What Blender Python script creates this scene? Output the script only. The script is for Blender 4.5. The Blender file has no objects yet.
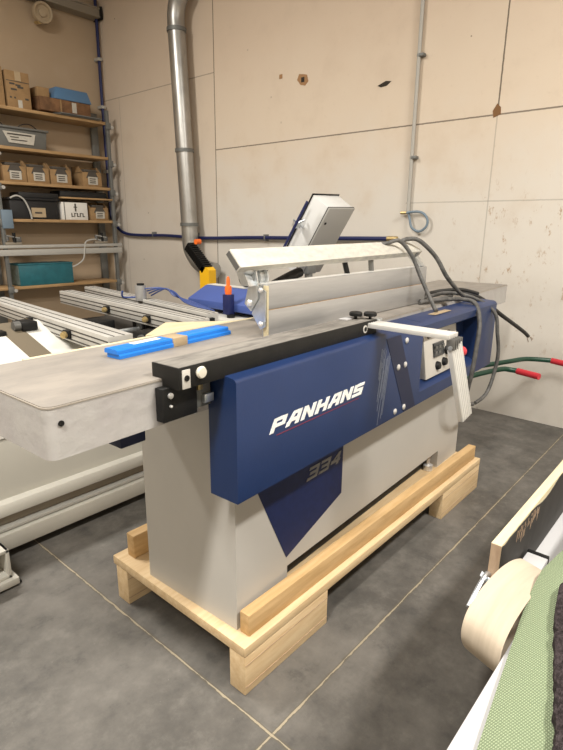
import bpy, bmesh, math, random
from mathutils import Vector, Matrix, noise
random.seed(7)
SC = bpy.context.scene
COL = SC.collection
PI = math.pi

# ------------------------------------------------------------------ materials
def new_mat(name):
    m = bpy.data.materials.new(name); m.use_nodes = True
    nt = m.node_tree
    return m, nt, nt.nodes['Principled BSDF']

def mat(name, col, rough=.5, metal=0, var=.0, scale=8, bump=0, bscale=60, col2=None, stretch=(1, 1, 1), spec=.5, coords='Object'):
    m, nt, b = new_mat(name)
    N, L = nt.nodes, nt.links
    b.inputs['Roughness'].default_value = rough
    b.inputs['Metallic'].default_value = metal
    b.inputs['Specular IOR Level'].default_value = spec
    c = (*col, 1)
    b.inputs['Base Color'].default_value = c
    if var or col2 or bump:
        tc = N.new('ShaderNodeTexCoord'); mp = N.new('ShaderNodeMapping')
        mp.inputs['Scale'].default_value = stretch
        L.new(tc.outputs[coords], mp.inputs['Vector'])
    if var or col2:
        nz = N.new('ShaderNodeTexNoise'); nz.inputs['Scale'].default_value = scale
        nz.inputs['Detail'].default_value = 6; nz.inputs['Roughness'].default_value = .6
        L.new(mp.outputs[0], nz.inputs['Vector'])
        rp = N.new('ShaderNodeValToRGB')
        d = col2 if col2 else tuple(max(0, x * (1 - var)) for x in col)
        e = col if col2 else tuple(min(1, x * (1 + var)) for x in col)
        rp.color_ramp.elements[0].position = .35; rp.color_ramp.elements[1].position = .65
        rp.color_ramp.elements[0].color = (*d, 1); rp.color_ramp.elements[1].color = (*e, 1)
        L.new(nz.outputs['Fac'], rp.inputs['Fac']); L.new(rp.outputs['Color'], b.inputs['Base Color'])
    if bump:
        n2 = N.new('ShaderNodeTexNoise'); n2.inputs['Scale'].default_value = bscale; n2.inputs['Detail'].default_value = 4
        L.new(mp.outputs[0], n2.inputs['Vector'])
        bp = N.new('ShaderNodeBump'); bp.inputs['Strength'].default_value = bump; bp.inputs['Distance'].default_value = .01
        L.new(n2.outputs['Fac'], bp.inputs['Height']); L.new(bp.outputs[0], b.inputs['Normal'])
    return m

def wood(name, c1, c2, stretch=(1.5, 14, 14), rough=.7):
    m = mat(name, c1, rough, 0, 0, 3.0, .15, 30, c2, stretch)
    return m

M = {}
def defmats():
    M['steel_table'] = mat('dusty cast iron table', (.30, .272, .240), .65, .1, 0, 4.5, .05, 40, (.215, .198, .18), (1, 2.2, 1))
    M['casting'] = mat('painted casting', (.46, .452, .435), .6, 0, 0, 6, .3, 24, (.41, .39, .385))
    M['cast_edge'] = mat('bare metal edge', (.42, .38, .33), .5, .4)
    M['body_grey'] = mat('machine grey paint', (.52, .505, .475), .5, 0, .03, 2)
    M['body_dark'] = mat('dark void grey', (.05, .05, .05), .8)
    M['blue'] = mat('navy powder coat', (.008, .026, .096), .42, 0, .10, 3, .03, 120)
    M['navy'] = mat('dark navy band', (.008, .014, .048), .5)
    M['blue_decal'] = mat('blue film', (.010, .020, .085), .45, 0, .15, 30)
    M['white_letter'] = mat('white lettering', (.9, .9, .9), .5)
    M['grey_letter'] = mat('grey lettering', (.25, .25, .25), .5)
    M['red_line'] = mat('thin red', (.25, .02, .03), .5)
    M['black'] = mat('black plastic', (.008, .008, .008), .55, 0, .2, 20, 0, 60, None, (1, 1, 1), .3)
    M['black_rail'] = mat('black anodised rail', (.014, .013, .012), .6, 0, 0, 14, .05, 80, (.008, .008, .007), (1, 1, 1), .3)
    M['rail_dust'] = mat('dusty rail top', (.25, .235, .21), .75, 0, 0, 10, 0, 60, (.13, .12, .11), (1, 5, 5))
    M['alu'] = mat('aluminium', (.47, .47, .47), .4, .6, .06, 4, .03, 90, None, (1, 12, 12))
    M['alu_bright'] = mat('bright aluminium', (.66, .655, .63), .4, .3, .05, 10, 0, 60)
    M['alu_dust'] = mat('dust covered aluminium', (.62, .60, .53), .6, .15, 0, 20, .08, 50, (.47, .46, .43), (1, 2, 2))
    M['beam_alu'] = mat('beam aluminium', (.52, .51, .48), .45, .25, .06, 8, 0, 60)
    M['alu_edge'] = mat('sawn aluminium edge', (.16, .16, .155), .5, .6)
    M['zinc'] = mat('zinc plated steel', (.62, .65, .67), .32, .85, .12, 22)
    M['galv'] = mat('galvanised duct', (.40, .395, .38), .36, .8, .15, 6, .03, 40, None, (1, 1, .6))
    M['bolt'] = mat('bolt steel', (.8, .8, .8), .35, .6)
    M['ivory'] = mat('ivory plastic', (.72, .68, .58), .5)
    M['panel_grey'] = mat('control panel grey', (.58, .56, .52), .5)
    M['screen'] = mat('dark display', (.03, .035, .04), .25)
    M['pine'] = wood('pine', (.62, .42, .21), (.50, .32, .14))
    M['pine_pale'] = wood('pale pine', (.70, .54, .33), (.60, .43, .24))
    M['pine_end'] = mat('pine end grain', (.72, .52, .29), .8, 0, .08, 30)
    M['board'] = wood('shelf board', (.45, .29, .14), (.33, .20, .09))
    M['cream_ply'] = wood('cream ply', (.66, .59, .40), (.58, .50, .32))
    M['ply_side'] = wood('ply side', (.52, .38, .26), (.38, .26, .17), (10, 10, 2))
    M['melamine'] = mat('dark laminate', (.05, .046, .042), .6, 0, .3, 6, 0, 60, None, (1, 1, 1), .25)
    M['plastic_blue'] = mat('blue plastic case', (.012, .19, .70), .35, 0, .05, 10)
    M['tape'] = mat('brown tape', (.42, .32, .20), .4)
    M['cable'] = mat('grey rubber cable', (.085, .083, .08), .6, 0, .35, 30)
    M['cable_black'] = mat('black rubber cable', (.015, .015, .015), .55)
    M['hose_blue'] = mat('blue air hose', (.010, .016, .085), .45)
    M['tube_blue'] = mat('light blue pneumatic tube', (.03, .06, .22), .4)
    M['brass'] = mat('brass', (.55, .42, .2), .35, .8)
    M['copper'] = mat('bare copper', (.6, .5, .42), .4, .6)
    M['mach_white'] = mat('machine white paint', (.55, .535, .485), .55, 0, .06, 3)
    M['mach_beige'] = mat('machine beige sheet', (.42, .405, .36), .55, 0, .03, 1)
    M['mach_top'] = mat('white machine cover', (.58, .57, .53), .55, 0, .03, 2)
    M['stripe_brown'] = mat('brown belt strip', (.13, .105, .07), .8)
    M['groove'] = mat('groove dark', (.05, .045, .04), .7)
    M['hood'] = mat('blue machine hood', (.055, .095, .31), .5, 0, .05, 5)
    M['orange'] = mat('orange plastic', (.85, .16, .02), .45)
    M['yellow'] = mat('yellow paint', (.85, .48, .01), .45)
    M['cab_grey'] = mat('cabinet grey', (.34, .335, .32), .5)
    M['cab_white'] = mat('cabinet light grey', (.62, .63, .63), .5)
    M['green_tube'] = mat('dark green tube', (.008, .05, .03), .35)
    M['red_grip'] = mat('red rubber grip', (.55, .03, .045), .5)
    M['carton'] = mat('cardboard', (.30, .185, .085), .85, 0, .12, 8)
    M['carton_dark'] = mat('brown cardboard crate', (.17, .085, .038), .85, 0, .3, 12)
    M['paper'] = mat('white label', (.48, .45, .39), .7, 0, .06, 40)
    M['ink'] = mat('printed ink', (.07, .06, .05), .8)
    M['bin_grey'] = mat('grey plastic bin', (.13, .13, .12), .6)
    M['bin_black'] = mat('black plastic bin', (.010, .010, .011), .55)
    M['white_box'] = mat('white card box', (.72, .70, .66), .6)
    M['teal'] = mat('teal metal case', (.015, .12, .15), .5, 0, .15, 8)
    M['teal_side'] = mat('worn teal side', (.13, .17, .16), .6, 0, .3, 14)
    M['blue_film'] = mat('pale blue plastic tray', (.085, .18, .32), .35)
    M['shelf_steel'] = mat('galvanised shelf steel', (.17, .175, .17), .55, .4, .1, 8)
    M['shelf_dark'] = mat('dark grey upright', (.15, .15, .14), .6, .2)
    M['conduit'] = mat('grey conduit', (.42, .41, .38), .5)
    M['conduit_blue'] = mat('blue grey hose end', (.16, .22, .28), .5)
    M['beam'] = mat('grey steel channel', (.27, .235, .185), .65, .1)
    M['ivory_horn'] = mat('cream sounder', (.42, .33, .22), .6)
    M['belt'] = mat('beige sanding belt', (.52, .445, .35), .9, 0, 0, 3, 0, 60, (.43, .365, .285), (.7, 9, .7), .15)
    M['white_alu'] = mat('white trolley profile', (.50, .50, .51), .45, 0, .02, 3)
    M['lamp'] = None
defmats()

def fabric(name, c1, c2, sc):
    m, nt, b = new_mat(name); N, L = nt.nodes, nt.links
    tc = N.new('ShaderNodeTexCoord'); mp = N.new('ShaderNodeMapping'); L.new(tc.outputs['Object'], mp.inputs[0])
    mp.inputs['Rotation'].default_value = (0, 0, .35)
    w1 = N.new('ShaderNodeTexWave'); w1.bands_direction = 'X'; w1.inputs['Scale'].default_value = sc; w1.inputs['Distortion'].default_value = 1.2; w1.inputs['Detail Scale'].default_value = 2
    w2 = N.new('ShaderNodeTexWave'); w2.bands_direction = 'Y'; w2.inputs['Scale'].default_value = sc * 1.4; w2.inputs['Distortion'].default_value = 1.2
    L.new(mp.outputs[0], w1.inputs[0]); L.new(mp.outputs[0], w2.inputs[0])
    mu = N.new('ShaderNodeMath'); mu.operation = 'MULTIPLY'; L.new(w1.outputs['Fac'], mu.inputs[0]); L.new(w2.outputs['Fac'], mu.inputs[1])
    rp = N.new('ShaderNodeValToRGB'); rp.color_ramp.elements[0].color = (*c1, 1); rp.color_ramp.elements[1].color = (*c2, 1)
    rp.color_ramp.elements[1].position = .5
    L.new(mu.outputs[0], rp.inputs[0]); L.new(rp.outputs[0], b.inputs['Base Color'])
    bp = N.new('ShaderNodeBump'); bp.inputs['Strength'].default_value = .6; bp.inputs['Distance'].default_value = .004
    L.new(mu.outputs[0], bp.inputs['Height']); L.new(bp.outputs[0], b.inputs['Normal'])
    b.inputs['Roughness'].default_value = .95; b.inputs['Specular IOR Level'].default_value = .1
    return m
M['green_cloth'] = fabric('green woven cloth', (.15, .19, .115), (.35, .415, .27), 55)
M['wool'] = mat('dark brown pile', (.045, .036, .038), .95, 0, .5, 90, .8, 160, None, (1, 1, 1), .1)

# --- wall paint: panel seams, colour by height and panel, stains, all fixed to the wall
def mth(nt, op, a, b=None, clamp=False):
    n = nt.nodes.new('ShaderNodeMath'); n.operation = op; n.use_clamp = clamp
    for i, v in enumerate((a, b)):
        if v is None: continue
        if isinstance(v, (int, float)): n.inputs[i].default_value = v
        else: nt.links.new(v, n.inputs[i])
    return n.outputs[0]
def mixc(nt, f, a, b):
    n = nt.nodes.new('ShaderNodeMix'); n.data_type = 'RGBA'
    if isinstance(f, (int, float)): n.inputs[0].default_value = f
    else: nt.links.new(f, n.inputs[0])
    for i, v in ((6, a), (7, b)):
        if isinstance(v, tuple): n.inputs[i].default_value = (*v, 1)
        else: nt.links.new(v, n.inputs[i])
    return n.outputs[2]
def ramp(nt, v, a, b):
    n = nt.nodes.new('ShaderNodeMapRange'); n.inputs['From Min'].default_value = a; n.inputs['From Max'].default_value = b
    n.interpolation_type = 'SMOOTHSTEP'
    nt.links.new(v, n.inputs['Value']); return n.outputs[0]
def noisef(nt, vec, scale, detail=5, rough=.6):
    n = nt.nodes.new('ShaderNodeTexNoise'); n.inputs['Scale'].default_value = scale
    n.inputs['Detail'].default_value = detail; n.inputs['Roughness'].default_value = rough
    nt.links.new(vec, n.inputs['Vector']); return n.outputs['Fac']

def wall_material(back):
    m, nt, b = new_mat('wall board ' + ('back' if back else 'side')); N, L = nt.nodes, nt.links
    tc = N.new('ShaderNodeTexCoord'); P = tc.outputs['Object']
    sx = N.new('ShaderNodeSeparateXYZ'); L.new(P, sx.inputs[0]); x, y, z = sx.outputs
    big = noisef(nt, P, .7, 4); med = noisef(nt, P, 3.0, 6); fine = noisef(nt, P, 24, 4)
    if back:
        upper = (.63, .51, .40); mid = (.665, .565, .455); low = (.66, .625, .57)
        # colour drifts with height: whiter below, tan above, edge broken by noise
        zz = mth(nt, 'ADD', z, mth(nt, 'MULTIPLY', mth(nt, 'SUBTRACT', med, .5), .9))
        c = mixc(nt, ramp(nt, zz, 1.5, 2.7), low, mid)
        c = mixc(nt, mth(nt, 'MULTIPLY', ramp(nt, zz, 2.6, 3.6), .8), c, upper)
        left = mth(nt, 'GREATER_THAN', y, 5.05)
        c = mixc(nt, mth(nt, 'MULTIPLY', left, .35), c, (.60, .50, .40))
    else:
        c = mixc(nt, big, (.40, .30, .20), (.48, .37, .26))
    c = mixc(nt, mth(nt, 'MULTIPLY', ramp(nt, med, .5, .75), .20), c, (.50, .41, .32))
    c = mixc(nt, mth(nt, 'MULTIPLY', ramp(nt, fine, .62, .75), .12), c, (.40, .33, .26))
    if back:
        def seam(v, at, w, cond=None, strength=.7):
            nonlocal c
            wob = mth(nt, 'MULTIPLY', mth(nt, 'SUBTRACT', fine, .5), .006)
            f = mth(nt, 'LESS_THAN', mth(nt, 'ABSOLUTE', mth(nt, 'SUBTRACT', mth(nt, 'ADD', v, wob), at)), w)
            if cond is not None: f = mth(nt, 'MULTIPLY', f, cond)
            c = mixc(nt, mth(nt, 'MULTIPLY', f, strength), c, (.09, .07, .05))
        lt = lambda v, t: mth(nt, 'LESS_THAN', v, t)
        gt = lambda v, t: mth(nt, 'GREATER_THAN', v, t)
        seam(y, 5.05, .007, None, .75)
        seam(y, 1.751, .006, gt(z, 2.42), .85)
        seam(y, 1.751, .005, lt(z, 2.42), .30)
        seam(z, 2.42, .006, lt(y, 5.05), .75)
        seam(z, 3.24, .006, gt(y, 5.05), .45)
        seam(z, 1.772, .005, lt(y, 2.5), .30)
        seam(y, 7.0, .006, lt(z, 3.24), .25)
        # rusty splashes and runs on the lower right boards
        mp = N.new('ShaderNodeMapping'); mp.inputs['Scale'].default_value = (1, 1.3, .7); L.new(P, mp.inputs[0])
        st = noisef(nt, mp.outputs[0], 9, 10, .78)
        reg = mth(nt, 'MULTIPLY', mth(nt, 'MULTIPLY', ramp(nt, y, 2.35, 1.7), ramp(nt, z, 2.2, 1.7)), ramp(nt, z, .3, .8))
        f = mth(nt, 'MULTIPLY', ramp(nt, st, .56, .63), mth(nt, 'MULTIPLY', reg, ramp(nt, noisef(nt, P, 2.2, 2), .40, .55)))
        c = mixc(nt, mth(nt, 'MULTIPLY', f, .75), c, (.36, .22, .11))
        vo = N.new('ShaderNodeTexVoronoi'); vo.inputs['Scale'].default_value = 3.2; L.new(P, vo.inputs['Vector'])
        dots = mth(nt, 'MULTIPLY', mth(nt, 'LESS_THAN', vo.outputs['Distance'], .035), ramp(nt, noisef(nt, P, 1.1, 2), .48, .56))
        c = mixc(nt, mth(nt, 'MULTIPLY', dots, .7), c, (.16, .11, .07))
        # soot-like scuffs low down behind the machines
        reg2 = mth(nt, 'MULTIPLY', ramp(nt, z, 1.3, 1.0), .35)
        c = mixc(nt, mth(nt, 'MULTIPLY', reg2, med), c, (.40, .37, .33))
    L.new(c, b.inputs['Base Color'])
    b.inputs['Roughness'].default_value = .85; b.inputs['Specular IOR Level'].default_value = .25
    bp = N.new('ShaderNodeBump'); bp.inputs['Strength'].default_value = .12; bp.inputs['Distance'].default_value = .01
    L.new(med, bp.inputs['Height']); L.new(bp.outputs[0], b.inputs['Normal'])
    return m

def floor_material():
    m, nt, b = new_mat('concrete slabs'); N, L = nt.nodes, nt.links
    tc = N.new('ShaderNodeTexCoord'); P = tc.outputs['Object']
    sx = N.new('ShaderNodeSeparateXYZ'); L.new(P, sx.inputs[0]); x, y, z = sx.outputs
    a = noisef(nt, P, 1.6, 7, .65); bb = noisef(nt, P, 7, 8, .7); f = noisef(nt, P, 60, 5, .7)
    c = mixc(nt, ramp(nt, a, .35, .68), (.078, .073, .066), (.135, .126, .114))
    c = mixc(nt, mth(nt, 'MULTIPLY', ramp(nt, bb, .45, .7), .6), c, (.175, .164, .148))
    c = mixc(nt, mth(nt, 'MULTIPLY', ramp(nt, bb, .48, .3), .6), c, (.045, .044, .042))
    c = mixc(nt, mth(nt, 'MULTIPLY', ramp(nt, f, .66, .74), .35), c, (.30, .29, .27))
    wob = mth(nt, 'MULTIPLY', mth(nt, 'SUBTRACT', noisef(nt, P, 14, 4), .5), .012)
    for v, at in ((y, .873), (x, .980)):
        d = mth(nt, 'ABSOLUTE', mth(nt, 'SUBTRACT', mth(nt, 'ADD', v, wob), at))
        c = mixc(nt, mth(nt, 'MULTIPLY', mth(nt, 'LESS_THAN', d, .008), .55), c, (.10, .085, .06))
        wd = mth(nt, 'MULTIPLY', ramp(nt, bb, .30, .62), .0042)
        c = mixc(nt, mth(nt, 'MULTIPLY', mth(nt, 'LESS_THAN', d, wd), .8), c, (.36, .31, .22))
    L.new(c, b.inputs['Base Color']); b.inputs['Roughness'].default_value = .66
    bp = N.new('ShaderNodeBump'); bp.inputs['Strength'].default_value = .15; bp.inputs['Distance'].default_value = .01
    L.new(bb, bp.inputs['Height']); L.new(bp.outputs[0], b.inputs['Normal'])
    return m

# ------------------------------------------------------------------ mesh builder
def catmull(P, n=8, closed=False):
    P = [Vector(p) for p in P]; out = []
    k = len(P); rng = range(k) if closed else range(k - 1)
    for i in rng:
        if closed: a, b, c, d = P[(i - 1) % k], P[i], P[(i + 1) % k], P[(i + 2) % k]
        else: a, b, c, d = P[max(i - 1, 0)], P[i], P[i + 1], P[min(i + 2, k - 1)]
        for j in range(n):
            t = j / n
            out.append(.5 * ((2 * b) + (c - a) * t + (2 * a - 5 * b + 4 * c - d) * t * t + (3 * b - a - 3 * c + d) * t ** 3))
    if not closed: out.append(P[-1])
    return out

class MB:
    def __init__(s, o=(0, 0, 0)):
        s.bm = bmesh.new(); s.o = Vector(o)
    def _merge(s, t):
        me = bpy.data.meshes.new('t'); t.to_mesh(me); t.free(); s.bm.from_mesh(me); bpy.data.meshes.remove(me)
    def box(s, a, b, bev=0, rot=None, seg=2):
        t = bmesh.new(); bmesh.ops.create_cube(t, size=1)
        a, b = Vector(a), Vector(b); c = (a + b) / 2; d = b - a
        for v in t.verts: v.co = Vector((v.co.x * d.x, v.co.y * d.y, v.co.z * d.z))
        if bev: bmesh.ops.bevel(t, geom=list(t.edges), offset=bev, segments=seg, affect='EDGES', profile=.5)
        R = rot if rot is not None else Matrix.Identity(3)
        for v in t.verts: v.co = R @ v.co + c
        s._merge(t); return s
    def prism(s, pts, ax, a0, a1, bev=0):
        """polygon pts (two coords) extruded along axis ax (0,1,2)."""
        t = bmesh.new()
        def P(p, a):
            l = list(p); l.insert(ax, a); return Vector(l)
        v0 = [t.verts.new(P(p, a0)) for p in pts]; v1 = [t.verts.new(P(p, a1)) for p in pts]
        t.faces.new(v0); t.faces.new(v1[::-1]); n = len(pts)
        for i in range(n): t.faces.new((v0[i], v0[(i + 1) % n], v1[(i + 1) % n], v1[i]))
        bmesh.ops.recalc_face_normals(t, faces=t.faces)
        if bev: bmesh.ops.bevel(t, geom=list(t.edges), offset=bev, segments=2, affect='EDGES', profile=.5)
        s._merge(t); return s
    def hexa(s, bot, top, bev=0):
        t = bmesh.new(); a = [t.verts.new(Vector(p)) for p in bot]; b = [t.verts.new(Vector(p)) for p in top]; n = len(a)
        t.faces.new(a); t.faces.new(b[::-1])
        for i in range(n): t.faces.new((a[i], a[(i + 1) % n], b[(i + 1) % n], b[i]))
        bmesh.ops.recalc_face_normals(t, faces=t.faces)
        if bev: bmesh.ops.bevel(t, geom=list(t.edges), offset=bev, segments=2, affect='EDGES', profile=.5)
        s._merge(t); return s
    def cyl(s, p, q, r, seg=20, r2=None):
        return s.tube([p, q], r, seg, smooth=False, r2=r2)
    def tube(s, pts, r, seg=10, smooth=True, closed=False, n=8, r2=None, caps=True):
        P = catmull(pts, n, closed) if smooth else [Vector(p) for p in pts]
        k = len(P); rings = []; up = None
        for i, p in enumerate(P):
            if closed: d = P[(i + 1) % k] - P[i - 1]
            else: d = P[min(i + 1, k - 1)] - P[max(i - 1, 0)]
            d.normalize()
            if up is None:
                up = Vector((0, 0, 1)) if abs(d.z) < .9 else Vector((1, 0, 0))
            sd = d.cross(up).normalized(); up = sd.cross(d).normalized()
            rr = r if r2 is None else r + (r2 - r) * i / (k - 1)
            rings.append([s.bm.verts.new(p + (sd * math.cos(a) + up * math.sin(a)) * rr) for a in [2 * PI * j / seg for j in range(seg)]])
        for i in range(k if closed else k - 1):
            A, B = rings[i], rings[(i + 1) % k]
            for j in range(seg):
                f = s.bm.faces.new((A[j], A[(j + 1) % seg], B[(j + 1) % seg], B[j])); f.smooth = True
        if not closed and caps:
            s.bm.faces.new(rings[0][::-1]); s.bm.faces.new(rings[-1])
        return s
    def lathe(s, prof, base, axis=(0, 0, 1), seg=24):
        ax = Vector(axis).normalized(); base = Vector(base)
        u = ax.orthogonal().normalized(); w = ax.cross(u)
        R = [[s.bm.verts.new(base + ax * h + (u * math.cos(a) + w * math.sin(a)) * max(r, 1e-4)) for a in [2 * PI * j / seg for j in range(seg)]] for r, h in prof]
        for A, B in zip(R, R[1:]):
            for j in range(seg):
                f = s.bm.faces.new((A[j], A[(j + 1) % seg], B[(j + 1) % seg], B[j])); f.smooth = True
        s.bm.faces.new(R[0][::-1]); s.bm.faces.new(R[-1]); return s
    def build(s, name, m, parent=None, label=None):
        bmesh.ops.recalc_face_normals(s.bm, faces=s.bm.faces)
        for v in s.bm.verts: v.co = v.co - s.o
        me = bpy.data.meshes.new(name); s.bm.to_mesh(me); s.bm.free()
        me.materials.append(M[m] if isinstance(m, str) else m)
        ob = bpy.data.objects.new(name, me); COL.objects.link(ob)
        if parent is not None: ob.parent = parent
        else: ob.location = s.o
        if label: ob['label'] = label
        for e in me.edges:
            pass
        try: me.set_sharp_from_angle(angle=math.radians(38))
        except Exception: pass
        return ob

def thing(name, label, cat, loc=(0, 0, 0), rz=0, group=None):
    o = bpy.data.objects.new(name, None); COL.objects.link(o); o.location = loc; o.rotation_euler = (0, 0, rz)
    o.empty_display_size = .1
    o['label'] = label; o['category'] = cat
    if group: o['group'] = group
    return o
def tag(o, label, cat, group=None):
    o['label'] = label; o['category'] = cat
    if group: o['group'] = group
    return o
def struct(o):
    o['kind'] = 'structure'; return o
def copy_tree(o, parent=None):
    c = o.copy(); COL.objects.link(c); c.parent = parent
    for ch in [x for x in bpy.data.objects if x.parent == o]: copy_tree(ch, c)
    return c

# ------------------------------------------------------------------ the room
XW, YL, XR, YR, HC = 4.5455, 7.42, -4.2, -4.6, 5.6
WR = -.0058    # the walls stand a hair off the floor joints
def slab(name, a, b, m):
    mb = MB(); mb.box(a, b); return struct(mb.build(name, m))
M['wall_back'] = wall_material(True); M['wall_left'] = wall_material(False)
M['wall_plain'] = mat('plain wall', (.60, .54, .45), .9, 0, .05, 1)
M['ceil'] = mat('ceiling sheet', (.55, .53, .49), .9)
M['floor'] = floor_material()
slab('floor', (XR, YR, -.1), (XW + .2, YL + .2, 0), M['floor'])
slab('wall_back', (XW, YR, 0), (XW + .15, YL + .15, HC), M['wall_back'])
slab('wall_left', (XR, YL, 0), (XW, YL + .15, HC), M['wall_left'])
slab('wall_right', (XR, YR - .15, 0), (XW, YR, HC), M['wall_plain'])
slab('wall_front', (XR - .15, YR, 0), (XR, YL, HC), M['wall_plain'])
slab('ceiling', (XR, YR, HC), (XW + .15, YL + .15, HC + .1), M['ceil'])

def ceiling_lamp(x, y, z, power, lx, ly, col, label):
    t = thing('ceiling_lamp', label, 'lamp', (x, y, z), 0, 'ceiling lamps')
    MB().box((-lx / 2 - .04, -ly / 2 - .04, .01), (lx / 2 + .04, ly / 2 + .04, .08), .01).build('housing', 'white_alu', t)
    for sx in (-.35, .35):
        MB().cyl((sx * lx, 0, .08), (sx * lx, 0, HC - z), .006, 8).build('suspension_rod', 'shelf_steel', t)
    ld = bpy.data.lights.new('lamp_tube', 'AREA'); ld.shape = 'RECTANGLE'; ld.size = lx; ld.size_y = ly
    ld.energy = power; ld.color = col
    lo = bpy.data.objects.new('lamp_tube', ld); COL.objects.link(lo); lo.parent = t; lo.location = (0, 0, -.005)
LC = (1, .95, .87)
ceiling_lamp(0.3, 4.3, 4.7, 260, 1.8, .35, LC, 'long ceiling lamp over the aisle left of the machines')
ceiling_lamp(2.0, -1.6, 4.7, 300, 1.8, .35, LC, 'long ceiling lamp over the right side of the hall')
ceiling_lamp(-1.6, 0.2, 4.7, 300, 1.8, .35, LC, 'long ceiling lamp behind the viewpoint')

w = bpy.data.worlds.new('World'); SC.world = w; w.use_nodes = True
w.node_tree.nodes['Background'].inputs[0].default_value = (1, .95, .88, 1)
w.node_tree.nodes['Background'].inputs[1].default_value = .16

# ------------------------------------------------------------------ wall fittings
def chip(y, z, pts, m, label, d=.004):
    mb = MB((XW - .001, y, z))
    mb.prism([(y + a, z + b) for a, b in pts], 0, XW - d, XW + .001); return tag(mb.build('wall_chip', m), label, 'wall damage')
MC = mat('chipped plaster', (.34, .19, .09), .9)
MH = mat('dark hole', (.03, .022, .015), .9)
chip(3.736, 2.964, [(-.07, -.02), (-.03, -.055), (.03, -.04), (.075, .01), (.05, .06), (-.01, .05), (-.05, .04)], MC, 'brown rhombic plaster chip with a dark hole, upper middle of the wall', .003)
chip(3.736, 2.964, [(-.02, -.02), (.02, -.02), (.02, .025), (-.02, .025)], MH, 'small dark hole inside the brown rhombic plaster chip', .005)
chip(2.80, 2.79, [(-.075, .012), (-.02, .022), (.02, .008), (.065, -.006), (.03, -.022), (-.03, -.018)], MH, 'flat dark sliver of a hole left of the grey wall conduit top')
chip(1.76, 2.45, [(-.035, -.03), (.02, -.05), (.03, 0), (0, .05), (-.03, .02)], mat('rusty plaster', (.20, .10, .04), .9), 'rusty chip where two wall board joints cross at upper right')
chip(4.03, 3.04, [(-.02, -.02), (.02, -.02), (.02, .02), (-.02, .02)], MC, 'small brown plug hole left of the rhombic chip')

# vertical grey conduit with loop
t = thing('wall_conduit', 'thin grey conduit running down the back wall to a curled hose', 'conduit', (XW, 2.455, 1.7))
o = (XW, 2.455, 1.7)
MB(o).cyl((4.515, 2.455, 1.68), (4.515, 2.455, HC), .016, 10).build('pipe', 'conduit', t)
MB(o).cyl((4.50, 2.455, 1.69), (4.50, 2.455, HC), .006, 8).build('wire', 'conduit', t)
MB(o).tube([(4.515, 2.455, 1.70), (4.51, 2.43, 1.63), (4.50, 2.40, 1.56), (4.50, 2.33, 1.525), (4.50, 2.265, 1.56), (4.50, 2.25, 1.62), (4.50, 2.29, 1.675), (4.50, 2.36, 1.695), (4.50, 2.47, 1.685)], .011, 8).build('hose', 'conduit_blue', t)
MB(o).cyl((4.50, 2.46, 1.686), (4.50, 2.52, 1.685), .013, 8).build('coupling', 'brass', t)
for z in (2.15, 2.95):
    MB(o).box((4.495, 2.405, z - .012), (XW, 2.465, z + .012), .003).build('clip', 'shelf_steel', t)

# blue hose along the back wall
t = thing('wall_hose', 'dark blue air hose running level along the back wall', 'hose', (XW, 7.2, 1.4))
o = (XW, 7.2, 1.4)
pts = [(4.49, 7.26, 1.62), (4.50, 7.15, 1.50), (4.50, 6.95, 1.435), (4.50, 6.6, 1.42), (4.50, 6.0, 1.425), (4.50, 5.27, 1.408), (4.50, 4.4, 1.43), (4.50, 3.6, 1.44), (4.50, 3.0, 1.45), (4.50, 2.62, 1.455)]
MB(o).tube(pts, .021, 10).build('hose', 'hose_blue', t)
MB(o).cyl((4.50, 2.64, 1.455), (4.50, 2.54, 1.455), .024, 12).build('coupling', 'brass', t)
for y in (6.3, 5.4, 4.2, 3.3): MB(o).box((4.475, y - .01, 1.40), (XW, y + .01, 1.47), .002).build('clip', 'shelf_steel', t)
# corner cable
t = thing('corner_hose', 'dark blue hose dropping down the room corner beside the shelf', 'hose', (4.45, 7.36, 1.6))
o = (4.45, 7.36, 1.6)
MB(o).tube([(4.49, 7.34, HC), (4.49, 7.33, 4.3), (4.485, 7.33, 3.4), (4.49, 7.33, 2.4), (4.49, 7.33, 1.75), (4.49, 7.27, 1.62)], .022, 8).build('hose', 'hose_blue', t)
for z in (3.75, 3.15, 2.3, 1.9): MB(o).box((4.46, 7.30, z - .02), (4.52, YL, z + .02), .004).build('clip', 'conduit', t)

# extraction duct
t = thing('extraction_duct', 'shiny galvanised extraction pipe hanging down the back wall', 'duct', (4.36, 5.4, 1.0))
o = (4.36, 5.4, 1.0); X = 4.36; r = .100
yc = lambda z: 5.318 + (z - 1.9) * .05
MB(o).tube([(X, yc(1.55), 1.55), (X, yc(3.7), 3.70)], r, 28, smooth=False).build('pipe', 'galv', t)
MB(o).tube([(X, yc(3.7), 3.7), (X, yc(3.8), 3.82), (X, 5.385, 3.94), (X, 5.32, 4.04), (X, 5.25, 4.12)], r * .99, 28, n=5).build('elbow', 'galv', t)
MB(o).tube([(X, 5.28, 4.08), (X, 4.90, 4.55), (X, 4.2, HC - .0)], r * 1.05, 28, smooth=False).build('upper_pipe', 'galv', t)
MB(o).cyl((X, 5.305, 4.06), (X, 5.285, 4.085), r + .014, 28).build('collar', 'shelf_steel', t)
MB(o).tube([(X, yc(1.58), 1.58), (X, yc(1.5), 1.45), (X, 5.28, 1.28), (X, 5.17, 1.14), (X, 5.02, 1.06), (X, 4.85, 1.03)], r * .99, 28, n=5).build('lower_elbow', 'galv', t)
for z in (3.70, 2.42, 1.57):
    MB(o).cyl((X, yc(z), z - .02), (X, yc(z), z + .02), r + .012, 28).build('collar', 'shelf_steel', t)

t.location.y += .055
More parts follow.
